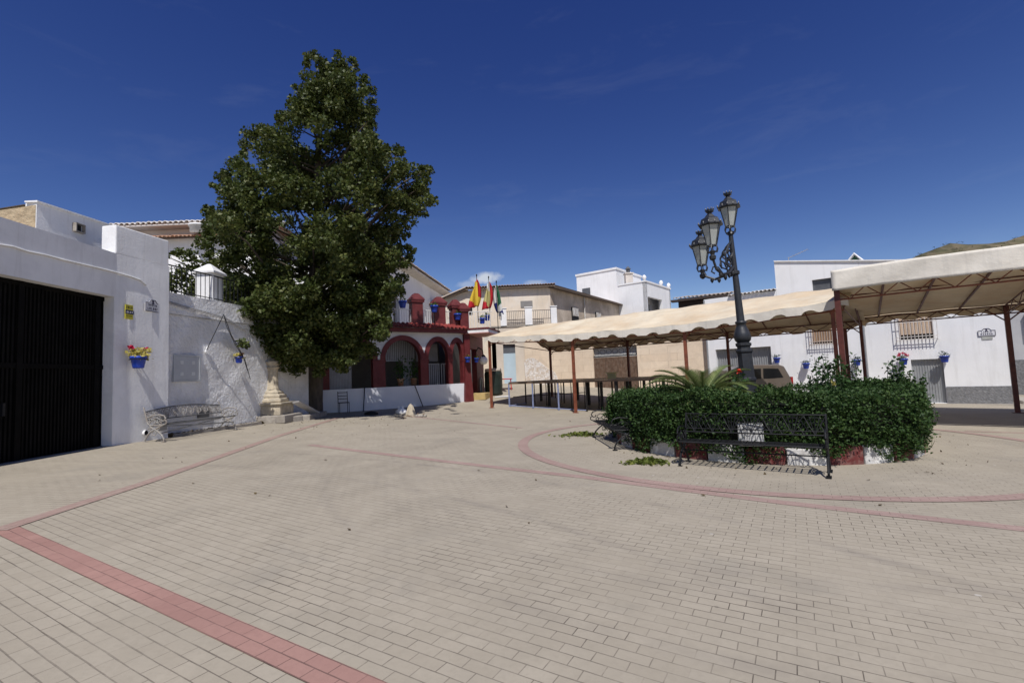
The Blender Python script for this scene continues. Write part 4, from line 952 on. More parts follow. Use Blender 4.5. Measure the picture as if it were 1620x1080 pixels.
fp=at(785,446,26.6); flag((fp[0],26.8,fp[2]),2.9,'green and white striped flag drooping on the rightmost pole',[(flag_green,.62),(flag_white,.18),(flag_blue,.2)],1,fold=.4,sw=2,back=(flag_white,flag_blue))
# pots on the terrace and arcade
for px,py,Y,r,lab in ((637,480,24.0,.2,'blue pot hung on the white terrace rail left of the widest red pillar'),(687,487,25.0,.2,'blue pot with dark plants on the rail between the two larger red pillars'),(724,499,25.7,.19,'plain blue pot on the rail before the third red pillar'),(763,505,26.0,.17,'blue pot at the foot of the striped flag pole'),(771,500,26.2,.16,'small blue pot under the middle flag')):
    p_=at(px,py+7,Y); make_pot('flower_pot',p_,r,lab,(.6,-.8),nf=50,size=.06,spill=.8)
for px,py,Y,lab,r in ((740,573,25.6,'blue pot hung on the dark red corner post of the arcade',.15),(754,573,26.5,'blue pot hung beside the side arch of the arcade',.13)):
    make_pot('flower_pot',at(px,py,Y),r,lab,(.6,-.8),nf=40,size=.05,spill=.8,flowers=[(leaf_mat('orange petals 2' if px>745 else 'orange petals 3',(.4,.15,.04),(.5,.2,.05),(.6,.3,.1)),[(.3,.2,.6)])])
# wall lantern with white globe
lx=at(765,570,27.0); lt=thing('wall_lamp',lx,'round white globe lamp on an iron bracket at the arcade corner','lamp')
b=MB(); b.lathe([(.02,-.24),(.16,-.19),(.235,-.06),(.235,.06),(.16,.19),(.05,.24)],lx,16); b.build('globe',M('white globe',(.85,.85,.85),.25),lt,True)
b=MB(); b.tube([(lx[0],lx[1],lx[2]+.24),(lx[0]-.05,lx[1]+.1,lx[2]+.6),(lx[0]-.3,lx[1]+.3,lx[2]+.75),(lx[0]-.45,lx[1]+.4,lx[2]+.5)],.03,6); b.lathe([(.12,.2),(.1,.27),(.03,.33)],lx,10); b.build('bracket',black_iron,lt)
# plants inside the arcade, chair and things at its foot
for px,py,Y,lab in ((634,604,24.6,'terracotta pot with a tall thin plant inside the second arch'),(655,606,25.0,'leafy potted plant inside the second arch by its right pier')):
    x,y,z=at(px,py,Y); z=SILL+.0; t=thing('potted_plant',(x,y,z),lab,'potted plant','pots inside the arcade')
    b=MB(); b.lathe([(.12,0),(.17,.32),(.19,.33),(.19,.38)],(x,y,z),14); b.build('pot',terracotta,t,True)
    leaves('foliage',RNG.normal(size=(160,3))*np.array([.16,.16,.28])+np.array([x,y,z+.75]),.08,pot_foliage,t)
t_=tpx(516); cx,cy=off(.20,.55); cz=G(cx,cy)
ch=thing('chair',(cx,cy,cz),'dark metal chair standing in the shade right of the tree trunk','chair')
b=MB(); b.box((cx,cy,cz+.46),(.44,.44,.03),.5); b.build('seat',stage_black,ch)
b=MB(); ca_,sa_=math.cos(.5),math.sin(.5)
rot=lambda a,c:(cx+a*ca_-c*sa_,cy+a*sa_+c*ca_)
for a in (-.2,.2): b.tube([(*rot(a,.2),cz+.45),(*rot(a,.26),cz+.95)],.016,5)
for z in (.62,.75,.9): b.tube([(*rot(-.2,.235),cz+z),(*rot(.2,.235),cz+z)],.014,5)
b.build('backrest',stage_black,ch)
for a in (-.2,.2):
    for c in (-.2,.2):
        b=MB(); b.tube([(*rot(a,c),cz),(*rot(a,c),cz+.45)],.014,5); b.build('leg',stage_black,ch)
for (px,py,w,hh,m,nm,lab,cat) in ((635,655,.42,.30,plastic_white,'sack','crumpled white sack lying at the foot of the arcade wall','sack'),(587,656,.5,.16,stage_black,'bag','flat black bag on the ground under the arcade wall','bag')):
    x,y,z=gp(px,py); b=MB(); prof=[(.3,-.02),(.46,.1),(.42,.5),(.25,.85),(.05,1.0)]
    b.lathe([(r*w,h_*hh) for r,h_ in prof],(x,y,z),9); 
    o=b.build(nm,m,loc=(x,y,z),smooth=True); d=o.data
    for v in d.vertices: v.co.x*=1.25+.2*math.sin(v.co.z*17+v.co.y*9); v.co.y*=.8+.2*math.sin(v.co.x*14)
    tag(o,lab,cat)
x,y,z=gp(650,658); b=MB(); b.lathe([(.24,-.03),(.22,.06),(.10,.42),(.02,.5)],(x,y,z),7); tag(b.build('broken_stone',stone_pale),'broken pointed lump of pale stone at the foot of the arcade','stone')
b=MB()
for k in range(9):
    a=RNG.uniform(0,PI); px=RNG.uniform(632,668); py=RNG.uniform(657,663); x,y,z=gp(px,py); l=RNG.uniform(.15,.5); b.tube([(x,y,z+.03),(x+l*math.cos(a),y+l*math.sin(a)*.6,z+.05+.06*RNG.random())],.014,4)
tag(b.build('sticks',M('dry sticks',(.18,.12,.08),.9)),'scattered sticks and small rubbish beside the white sack','sticks',kind='stuff')
x,y,z=gp(668,659); b=MB()
for k in range(5): b.lathe([(.02,-.02),(.07,.02),(.06,.08),(.02,.11)],(x+RNG.uniform(-.22,.22),y+RNG.uniform(-.2,.2),z),7)
tag(b.build('stones',concrete,smooth=True),'few small grey stones right of the pointed lump','stones',kind='stuff')
for t,lab in ((.33,'left black bar leaning across the white arcade base wall'),(.63,'right black bar leaning across the white arcade base wall')):
    p_=off(t,.10); q_=off(t+(-.02 if t<.5 else .035),.35); b=MB(); b.tube([(p_[0],p_[1],SILL+.02),(q_[0],q_[1],G(*q_))],.024,5); tag(b.build('leaning_bar',cable_black),lab,'bar')
# ------------------------------------------------------------------ beige building, its yard wall, street end
bb=thing('beige_building',(0,36,G(0,36)),'large beige rendered house with a low tiled roof and a terrace above its pale door','house')
Pa=at(698,475,36); Pb=at(743,450,36); Pc=at(875,455,36)
zt=8.35
b=MB(); b.extr([(-5.6,36,-.2),(3.0,36,-.2),(3.0,36,zt-.25),(-3.2,36,zt-.25),(-5.6,36,7.25)],(0,.4,0)); b.build('front_wall',beige,bb)
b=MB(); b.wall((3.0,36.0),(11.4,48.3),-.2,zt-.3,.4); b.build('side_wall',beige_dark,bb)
b=MB(); b.extr([(-3.3,35.6,zt-.25),(3.35,35.6,zt-.25),(3.35,36.6,zt-.05),(-3.3,36.6,zt-.05)],(0,0,.10)); b.extr([(-5.9,35.6,7.08),(-3.3,35.6,zt-.25),(-3.3,36.6,zt-.2),(-5.9,36.6,7.13)],(0,0,.10)); b.build('eave_board',M('eave timber',(.25,.19,.14),.9,.2),bb)
b=MB(); tiles_row(b,(-3.3,35.5),(3.4,35.5),zt-.1,.10,3.2,(0,1),.12); b.build('roof_tiles',M('pinkish tile',(.55,.38,.28),.85,.2,6),bb)
b=MB(); b.extr([(-6.0,35.5,7.2),(-3.3,35.5,zt-.1),(-3.3,39,zt+.1),(-6.0,39,7.4)],(0,0,.08)); b.build('hip_tiles',tile_pale,bb)
b=MB(); b.extr([(2.9,35.9,zt-.3),(11.5,48.5,zt-.3),(11.9,48.3,zt-.36),(3.4,35.6,zt-.36)],(0,0,.12)); b.build('side_eave',M('dark eave',(.12,.09,.07),.9),bb)
b=MB(); b.add([(-3.3,36,zt+.0),(3.2,36,zt+.0),(11.5,48.3,zt-.1),(-3,48,zt+1.6)],[(0,1,2,3)]); b.build('roof_deck',tile_pale,bb)
# windows
def fpx(px,py,Y,w,h,m,nm,par,d=.05,yoff=-.02):
    x,y,z=at(px,py,Y); b=MB(); b.box((x,Y+yoff,z),(w,d,h)); return b.build(nm,m,par)
w=fpx(833,481,36,.9,.48,M('grey roller shutter',(.22,.21,.20),.6),'window',bb); fpx(742,491,36,.5,.6,dark_hole,'window',bb)
d_=(8.4/14.9,12.3/14.9)
for k,(uu,zc,ww,hh) in enumerate(((3.9,6.25,1.1,1.35),(8.4,6.3,1.0,1.2))):
    x,y=3.0+d_[0]*uu,36+d_[1]*uu; b=MB(); b.box((x+.03,y-.03,zc),(ww,.10,hh),math.atan2(d_[1],d_[0])); f=b.build('window',dark_hole,bb)
    b=MB(); b.box((x+.06,y-.05,zc+hh*.22),(ww*.92,.10,hh*.5),math.atan2(d_[1],d_[0])); b.build('blind',dirty_white,f)
b=MB(); x,y=3.0+d_[0]*5.6,36+d_[1]*5.6; b.tube([(x+.08,y-.08,8),(x+.08,y-.08,2)],.06,6); b.build('drain_pipe',dirty_white,bb)
# lower storey with the terrace
tx0,tx1=-1.42,3.6; ty=33.6
b=MB(); b.holed((tx0,ty),(tx1,ty),-.2,5.0,.35,[( .78,1.62,G(0,33.6)-.02,G(0,33.6)+2.75)],side=1); b.wall((tx0,ty),(tx0,36),-.2,5.0,.3,side=-1); b.build('lower_wall',M('grey beige render',(.55,.48,.40),.9,.08,.8,.01,10,stain=(.62,.55,.46),stain_scale=.5,stain_amt=.8),bb)
g0=G(0,33.6)
b=MB(); b.box(((tx0+.78+tx0+1.62)/2,ty+.22,g0+1.05),(.86,.06,2.2)); dr=b.build('door',pale_door,bb)
b=MB(); b.box(((tx0+1.2),ty+.2,g0+2.45),(.86,.06,.6)); b.build('transom',galv_dark,dr)
b=MB(); b.box((tx0+1.2,ty-.04,g0-.02),(.95,.3,.08)); b.build('door_step',concrete,dr)
b=MB(); b.box(((tx0+tx1)/2,34.8,5.03),(tx1-tx0+.1,2.5,.1)); b.build('terrace_slab',concrete,bb)
for px,w in ((797,.42),(837,.5),(877,.42)):
    x=at(px,515,ty)[0]; b=MB(); b.box((x,ty+.15,5.65),(w,.4,1.3)); b.box((x,ty+.15,6.32),(w*1.15,.48,.06)); b.build('terrace_pier',white,bb)
b=MB(); xa,xb=at(801,515,ty)[0],at(876,515,ty)[0]; x=xa
while x<xb: b.tube([(x,ty+.1,5.08),(x,ty+.1,6.1)],.012,4); x+=.13
for z in (5.15,5.5,6.1): b.tube([(xa,ty+.1,z),(xb,ty+.1,z)],.02,4)
b.build('terrace_railing',M('brown rail',(.10,.08,.07),.6),bb)
b=MB(); b.box(((xa+xb)/2-.3,ty+.35,5.3),(2.6,.2,.5)); b.build('terrace_parapet',M('peeling parapet',(.5,.44,.38),.95,.3,7),bb)
b=MB(); b.tube([at(790,505,33.4),at(790,486,33.4)],.02,4); b.box(at(791,497,33.4),(.2,.06,.25)); b.build('bracket_lamp',galv_dark,bb)
# pale stone yard wall running right to the white houses
yw=thing('stone_yard_wall',(6,32,G(6,32)),'cream dressed stone yard wall with white crumbling plaster low at its left','wall')
ya,yb=(.85,33.45),(11.0,26.75)
stonem=brick_mat('dressed stone courses',0,(.74,.60,.45),(.78,.65,.50),(.50,.39,.28),bw=.9,bh=.42,ms=.008,bump=.01,vertical=True)
yl=math.hypot(yb[0]-ya[0],yb[1]-ya[1]); yu=((yb[0]-ya[0])/yl,(yb[1]-ya[1])/yl); yn=(yu[1],-yu[0])
def yx(px):
    r=ray(px,580)[0]; u=(r*ya[1]-ya[0])/(yu[0]-r*yu[1]); return u
g1,g2=yx(939),yx(1009)
b=MB(); b.holed(ya,yb,-.6,4.6,.4,[(g1,g2,-.5,2.75+.4)],side=1); b.build('wall',stonem,yw)
P_=lambda u,o:(ya[0]+yu[0]*u+yn[0]*o,ya[1]+yu[1]*u+yn[1]*o)
b=MB(); b.wall(P_(g1-.0,-.1),P_(g2,-.1),-.4,2.5,.05); gte=b.build('reed_gate',reed,yw)
b=MB(); b.wall(P_(g1,-.25),P_(g2,-.25),2.52,3.2,.03); b.build('lintel_panel',M('grey panel',(.42,.42,.41),.7,.1),yw)
b=MB(); 
for k in range(7):
    u=g1+.2+(g2-g1-.4)*k/6; p_=P_(u,-.12); b.tube([(p_[0]+.16*math.cos(a),p_[1]-.03,2.85+.16*math.sin(a)) for a in [2*PI*w/10 for w in range(10)]],.012,4,closed=True)
b.tube([(*P_(g1,-.1),2.56),(*P_(g2,-.1),2.56)],.03,5); b.build('scroll_ironwork',black_iron,yw)
# crumbling white plaster fan at the left foot of the wall
b=MB(); pts=[(0,.0)]+[( -.1+2.6*math.sin(a*PI/2),1.8*math.cos(a*PI/2)**.8*(1+.12*math.sin(9*a))) for a in [i/14 for i in range(15)]]
pts=[(0.02,.5)]+[(u+.02,.6+v) for u,v in pts[1:]]+[(2.5,.5)]
P3=[(*P_(u,.012),v+.2) for u,v in pts]; b.extr(P3,(-yn[0]*.02,-yn[1]*.02,0)); b.build('plaster_patch',M('crumbling plaster',(.74,.70,.66),.95,.2,9,.05,9,stain=(.58,.48,.38),stain_scale=5,stain_amt=.9,edge=.05),yw)
# brown house at the street end
bh=thing('brown_street_house',(-2.3,40,G(-2.3,40)),'reddish brown street house with a white plinth between arcade and beige house','house')
b=MB(); b.wall((-4.5,38),(-.9,38),1.2,6.0,3); b.build('wall',brown_wall,bh)
b=MB(); b.wall((-4.5,37.95),(-.9,37.95),.5,2.2,.1); b.build('plinth',dirty_white,bh)
b=MB(); b.box((-2.1,37.9,3.9),(1.6,.25,.12)); b.box((-2.1,37.95,4.3),(2.0,.1,.5)); b.build('ledge',M('dark ledge',(.06,.04,.035)),bh)
b=MB(); b.box((-1.5,37.85,2.32),(1.9,.3,.2)); b.build('window_box',M('red window box',(.4,.08,.06)),bh)
# street things: barrel, bucket, red table, papers
x,y=-1.18,28.4; z=G(x,y); t=thing('barrel',(x,y,z),'dark green barrel with a pale lid standing in the street','barrel')
b=MB(); b.lathe([(.46,0),(.5,.1),(.52,.5),(.53,.55),(.52,.6),(.52,1.1),(.53,1.15),(.50,1.3),(.47,1.35)],(x,y,z),20); b.build('body',oil_green,t,True)
b=MB(); b.lathe([(.48,1.352),(.5,1.40),(.46,1.52),(.1,1.54)],(x,y,z),20); b.build('lid',M('beige lid',(.45,.40,.33)),t,True)
x,y,z=gp(788,621); t=thing('bucket',(x,y,z),'small white plastic bucket beside the barrel','bucket')
b=MB(); b.lathe([(.17,0),(.2,.36),(.22,.37),(.22,.40),(.19,.40),(.16,.05)],(x,y,z),16); b.build('body',plastic_white,t,True)
b=MB(); b.tube([(x+.21*math.cos(a),y-.05,z+.38+.2*math.sin(a)) for a in [PI*k/10 for k in range(11)]],.008,4); b.build('handle',galv,t)
x,y=at(798,605,30.5)[0],30.5; z=G(x,y); t=thing('red_table',(x,y,z),'small red plastic table behind the bucket','table')
b=MB(); b.box((x,y,z+.66),(1.0,.8,.06)); bevel(b.build('table_top',plastic_red,t),.02)
for a in (-.4,.4):
    for c in (-.3,.3):
        b=MB(); b.tube([(x+a*1.05,y+c,z),(x+a,y+c,z+.63)],.035,6); b.build('leg',plastic_red,t)
x,y,z=gp(791,628); b=MB(); b.extr([(x-.3,y-.1,z+.01),(x+.55,y-.15,z+.012),(x+.6,y+.35,z+.04),(x-.25,y+.4,z+.03)],(0,0,.012)); tag(b.build('paper_sheet',plastic_white),'flat white sheet lying on the street near the bucket','sheet')
x,y,z=gp(757,623); b=MB(); b.lathe([(.17,0),(.18,.9),(.12,.95)],(x+.1,y,z),12); tag(b.build('bollard',galv),'grey cylindrical post at the end of the arcade step','post')
# ------------------------------------------------------------------ white cubic house far behind
hd=(.79,-.62); wh=thing('white_cube_house',(12,48,0),'white flat-roofed two-block house with a dark loggia, far behind the tent','house')
Q=lambda t,o=0:(7.0+hd[0]*t-hd[1]*o*-1*-1,50+hd[1]*t+hd[0]*o)
Q=lambda t,o=0:(7.0+hd[0]*t+.62*o,50+hd[1]*t+.79*o)
b=MB(); b.prism([Q(0),Q(4.5),Q(4.5,6),Q(0,6)],0,11.65); b.prism([Q(-.08,-.08),Q(4.58,-.08),Q(4.58,6.1),Q(-.08,6.1)],11.652,11.85); b.build('tall_block',clean_white,wh)
b=MB(); b.holed(Q(4.502),Q(7.43),0,9.95,.3,[],side=1); b.holed(Q(7.43),Q(7.43,6.4),0,9.95,.3,[(.2,4.0,5.6,8.6)],side=1); b.wall(Q(7.43,6.4),Q(4.5,6.4),0,9.95,.3); b.build('low_block',clean_white,wh)
b=MB(); b.prism([Q(4.6,.3),Q(7.1,.3),Q(7.1,6.1),Q(4.6,6.1)],9.5,9.7); b.prism([Q(4.6,.3),Q(7.1,.3),Q(7.1,6.1),Q(4.6,6.1)],5.3,5.5); b.build('floor_slab',clean_white,wh)
b=MB(); b.wall(Q(6.2,.3),Q(6.2,6),5.5,9.5,.1); lw=b.build('loggia_wall',M('loggia grey',(.45,.45,.47)),wh)
b=MB(); b.wall(Q(6.28,1.6),Q(6.28,3.4),5.6,8.2,.05,side=-1); b.build('loggia_door',galv_dark,lw)
b=MB(); b.prism([Q(4.62,-.06),Q(7.5,-.06),Q(7.5,.2),Q(4.62,.2)],9.952,10.1); b.prism([Q(7.3,.201),Q(7.5,.201),Q(7.5,6.5),Q(7.3,6.5)],9.952,10.1); b.build('parapet_cap',clean_white,wh)
b=MB()
for t,o in ((7.3,.1),(7.35,4.2),(7.35,6.3)): b.lathe([(.12,0),(.14,.1),(.22,.3),(.12,.5),(.02,.55)],(*Q(t,o),10.1),10)
b.build('finial',clean_white,wh,True)
b=MB(); b.box((*Q(5.4,.8),10.5),(.7,.7,1.1)); b.box((*Q(5.4,.8),11.15),(.85,.85,.12)); ch_=b.build('chimney',M('pale chimney',(.62,.56,.5)),wh); b=MB(); b.lathe([(.18,0),(.2,.4),(.3,.42),(.05,.7)],(*Q(5.4,.8),11.2),10); b.build('cowl',galv_dark,ch_)
b=MB(); b.box((*Q(1.1,-.02),9.9),(.9,.1,.7),math.atan2(hd[1],hd[0])); b.build('window',galv_dark,wh)
# ------------------------------------------------------------------ row of white houses on the right
RO=(19.2,19.5); rd=(-.77,.64); rn=(-.64,-.77)   # rn points to the square
RR=lambda t,o=0:(RO[0]+rd[0]*t+rn[0]*o,RO[1]+rd[1]*t+rn[1]*o)
raz=math.atan2(rd[1],rd[0])
def rt(px,py=570):
    r=ray(px,py)[0]; return (RO[0]-r*RO[1])/(r*rd[1]-rd[0])
def rz(px,py,o=0):
    t=rt(px,py); Y=RR(t,o)[1]; return at(px,py,Y)[2]
def house(t0,t1,z1,holes,name,label,m=clean_white,dep=6):
    h=thing(name,(*RR((t0+t1)/2),G(*RR((t0+t1)/2))),label,'house')
    b=MB(); b.holed(RR(t1),RR(t0),-.8,z1,.35,[(t1-c,t1-a,za,zb) for a,c,za,zb in holes],side=1); b.build('wall',m,h)
    b=MB(); b.wall(RR(t0,-.352),RR(t0,-dep),-.8,z1,.3,side=1); b.wall(RR(t1,-.352),RR(t1,-dep),-.8,z1,.3,side=-1); b.wall(RR(t0,-dep),RR(t1,-dep),-.8,z1,.3,side=1); b.build('outer_wall',m,h)
    return h
def bx(t,z,w,d,h,o=0,b=None):
    b=b or MB(); b.box((*RR(t,o),z),(w,d,h),raz); return b
def zrow(t): return 5.50+.175*t
def slopetop(h,z1,extra=0):
    for o in h.children:
        off=Vector(h.location)
        for v in o.data.vertices:
            w=v.co+off
            if abs(w.z-z1)<.12:
                t=(w.x-RO[0])*rd[0]+(w.y-RO[1])*rd[1]; v.co.z+=zrow(t)-z1
def roofslab(h,t0,t1,z,m,dep=6,ov=.05):
    b=MB(); b.prism([RR(t0,-.3),RR(t1,-.3),RR(t1,-dep),RR(t0,-dep)],z-.25,z-.1); b.build('roof',m,h)
# house A: door, barred window, plinth, tile sign
tA0,tA1=-.5,rt(1372)
dt0,dt1=rt(1492),rt(1441); dz0=rz(1470,637); dz1=rz(1465,568)
wt0,wt1=rt(1478,530),rt(1423,530); wz0=rz(1450,536); 
hA=house(tA0,tA1,5.3,[(dt0,dt1,dz0,dz1),(wt0,wt1,wz0,wz0+1.3)],'white_house','white house with a grey corrugated door and a rough grey plinth')
slopetop(hA,5.3); roofslab(hA,tA0,tA1,5.55,concrete)
b=bx((dt0+dt1)/2,(dz0+dz1)/2,dt1-dt0,.05,dz1-dz0,-.17)
dA=b.build('door',galv,hA); b=MB(); t=dt0+.05
while t<dt1: b.tube([(*RR(t,-.145),dz0),(*RR(t,-.145),dz1)],.02,5); t+=.09
b.build('corrugation',galv,dA)
b=bx((wt0+wt1)/2,wz0+.65,wt1-wt0,.05,1.3,-.25); wA=b.build('window',win_glass,hA)
b=MB()
def bars(b,t0,t1,z0,z1,o,n):
    for t in lin(t0,t1,n): b.tube([(*RR(t,o),z0-.08),(*RR(t,o),z1)],.014,4)
    for z in (z0,z0+.12,z0+.75,z1): b.tube([(*RR(t0,o),z),(*RR(t1,o),z)],.014,4)
    for t in (t0,t1):
        for z in (z0,z1): b.tube([(*RR(t,0),z),(*RR(t,o),z)],.014,4)
bars(b,wt0-.1,wt1+.1,wz0-.02,wz0+1.35,.18,11); b.build('window_bars',M('pale window bars',(.62,.58,.54),.6),wA)
b=MB(); b.holed(RR(wt1+.02,-.1),RR(wt0-.02,-.1),wz0+.2,wz0+1.3,.02,[],side=1); b.build('curtain',M('striped curtain',(.5,.38,.28),.9,.3,1,stretch=(20,20,1)),wA)
pz=rz(1530,611); b=MB(); b.wall(RR(dt0-.02,.03),RR(tA0,.03),-.8,pz,.03); b.build('plinth',grey_render,hA)
b=MB(); b.prism([RR(tA0,.4),RR(tA1,.4),RR(tA1,.0),RR(tA0,.0)],-.9,dz0-.02); tag(b.build('house_kerb',concrete),kind='structure',label='pale kerb step along the foot of the white house',cat='kerb')
b=MB(); t=rt(1371); b.tube([(*RR(t,.06),5.2),(*RR(t,.06),-.3)],.045,8); b.build('drain_pipe',galv,hA)
tt=rt(1561,528); street_tile(1561,530,20,(*RR(tt,.0),rz(1561,531)),(-rd[0],-rd[1]),rn,'white street name tile over a small grey number tile near the corner of the white house',w=.50,h=.29,extra=True)
# house B: tall, shuttered upper window, barred window
tB0,tB1=tA1+.005,rt(1237)
u0,u1=rt(1317,450),rt(1285,450); uz0,uz1=rz(1300,464),rz(1300,441)
v0,v1=rt(1322,535),rt(1285,535); vz0=rz(1300,544)
hB=house(tB0,tB1,6.75,[(u0,u1,uz0,uz1),(v0,v1,vz0,vz0+1.2)],'white_house','tall white house with a dark shuttered upper window above the tent')
slopetop(hB,6.75); roofslab(hB,tB0,tB1,6.2,concrete)
for hh_,ta_,tb_ in ((hB,tB0,tB1),(hA,tA0,tA1)):
    b=MB(); b.extr([(*RR(ta_,.07),zrow(ta_)+.003),(*RR(tb_,.07),zrow(tb_)+.003),(*RR(tb_,-.40),zrow(tb_)+.003),(*RR(ta_,-.40),zrow(ta_)+.003)],(0,0,.06)); b.build('parapet_cap',white,hh_)
bx((u0+u1)/2,(uz0+uz1)/2,u1-u0,.05,uz1-uz0,-.15).build('shutter',galv_dark,hB)
wB=bx((v0+v1)/2,vz0+.6,v1-v0,.05,1.2,-.25).build('window',win_glass,hB)
b=MB(); bars(b,v0-.1,v1+.1,vz0,vz0+1.25,.2,11); b.build('window_bars',M('rusty pale bars',(.5,.42,.36),.6),wB)
b=MB(); b.holed(RR(v1,-.12),RR(v0,-.12),vz0+.1,vz0+1.2,.02,[],side=1); b.build('blind',M('brown slat blind',(.32,.20,.12),.8,.3,1,stretch=(16,16,1)),wB)
# little gabled rooflight, antenna
tt=rt(1348,405); zc=zrow(tt)+.16
b=MB(); p_=RR(tt,-1.2); 
for o_ in (-1.2,-1.9):
    b.tube([(*RR(tt+.42,o_),zc-.1),(*RR(tt,o_),zc+.42),(*RR(tt-.42,o_),zc-.1)],.05,5)
b.add([(*RR(tt+.45,-1.2),zc-.1),(*RR(tt,-1.2),zc+.45),(*RR(tt,-2.2),zc+.45),(*RR(tt+.45,-2.2),zc-.1),(*RR(tt-.45,-1.2),zc-.1),(*RR(tt-.45,-2.2),zc-.1)],[(0,1,2,3),(1,4,5,2)])
b.build('rooflight',clean_white,hB)
b=MB(); b.add([(*RR(tt+.34,-1.35),zc-.08),(*RR(tt,-1.35),zc+.32),(*RR(tt-.34,-1.35),zc-.08)],[(0,1,2)]); b.build('rooflight_panel',M('green panel',(.03,.10,.06)),hB)
an=thing('roof_antenna',(*RR(rt(1246,412),-.6),zrow(7)+.05),'thin tv aerial on the roof of the tall white house','antenna')
b=MB(); a0=RR(rt(1244,412),-.6); a1=RR(rt(1276,412),-.6); b.tube([(*a0,6.6),(*a0,7.05)],.015,4); b.tube([(*a0,7.0),(a1[0],a1[1],7.28)],.012,4)
for k in range(8):
    f_=k/7; x,y,z=a0[0]+(a1[0]-a0[0])*f_,a0[1]+(a1[1]-a0[1])*f_,7.0+.28*f_; b.tube([(x-.12,y-.12,z),(x+.12,y+.12,z)],.008,4)
b.build('aerial',M('aerial grey',(.4,.4,.4),.5),an)
# house C: low with corrugated gate
tC0,tC1=tB1+.005,rt(1120)
g0_,g1_=rt(1221),rt(1133); gz1=rz(1180,550)
hC=house(tC0,tC1,5.35,[(g0_,g1_,-.79,gz1)],'white_house','low white house with a wide grey corrugated gate behind the van')
roofslab(hC,tC0,tC1,5.35,concrete)
b=bx((g0_+g1_)/2,(gz1-.8)/2,g1_-g0_,.05,gz1+.8,-.3); gC=b.build('gate',galv,hC)
b=MB(); t=g0_+.05
while t<g1_: b.tube([(*RR(t,-.26),-.5),(*RR(t,-.26),gz1)],.022,5); t+=.11
b.build('corrugation',galv,gC)
b=MB(); tiles_row(b,RR(tC0,.18),RR(rt(1160),.18),5.37,.09,2.4,(-rn[0],-rn[1]),.10); b.build('corrugated_roof',tile_white,hC)
b=MB(); t=rt(1121); b.tube([(*RR(t,.07),5.3),(*RR(t,.07),-.3)],.05,8); b.build('drain_pipe',galv,hC)
# shed with tile roof
sh=thing('tile_roof_shed',(12.5,31,3),'dark open shed under a wavy tile roof beyond the tent','shed')
p0=at(1073,478,31); p1=at(1157,470,29.5)
b=MB(); b.wall((p0[0],31),(p1[0],29.5),2,6.1,.3); b.build('wall',M('dark shed wall',(.06,.045,.04),.9),sh)
b=MB(); tiles_row(b,(p0[0]-.4,30.6),(p1[0]+.2,29.0),6.05,.12,2.6,(.3,.95),.14); b.build('roof_tiles',tile_pale,sh)
b=MB(); b.box(((p0[0]+p1[0])/2,29.9,5.93),(4.2,.5,.12),math.atan2(-1.5,p1[0]-p0[0])); b.build('eave',M('shed eave',(.05,.035,.03)),sh)
# far grey house in the alley
fa=thing('grey_alley_house',(27,24,0),'shaded grey house across the alley at the right edge','house')
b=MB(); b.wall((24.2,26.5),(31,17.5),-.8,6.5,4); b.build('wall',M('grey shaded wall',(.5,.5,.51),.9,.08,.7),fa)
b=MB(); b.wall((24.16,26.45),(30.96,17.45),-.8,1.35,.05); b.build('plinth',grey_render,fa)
b=MB(); 
for k in range(3):
    x,y=24.2+.6*(1+2.2*k),26.5-.8*(1+2.2*k); b.box((x-.04,y-.03,3.0),(.9,.12,1.2),math.atan2(-9,6.8))
b.build('window',galv_dark,fa)
b=MB(); b.prism([(20.0,19.2),(26,14.8),(27.5,17.5),(21.6,21.3)],-.4,-.22); tag(b.build('alley_pavement',concrete),kind='structure')
# pots on the white houses
for (px,py,lab,fl) in ((1430,577,'blue pot with crimson flowers left of the grey corrugated door',True),(1494.5,573,'blue pot right of the grey corrugated door',False),(1357,578,'blue pot half hidden by the rose shoots',False),(1277,583,'blue pot on the white wall right of the van',False),(1231,574,'blue pot above the rear of the van',False)):
    t=rt(px,py); p_=RR(t,.24); z=at(px,py,p_[1])[2]
    make_pot('flower_pot',(*p_,z),.155,lab,rn,nf=60,size=.055,spill=.9,foliage=leaf_mat('pale foliage %d'%px,(.10,.12,.10),(.15,.18,.16),(.25,.28,.26)),
        flowers=[(flower_red,[(-1.3,0,.9),(-.7,.2,1.4),(0,0,1.5),(.7,0,1.2),(1.2,.1,.8)])] if fl else None)
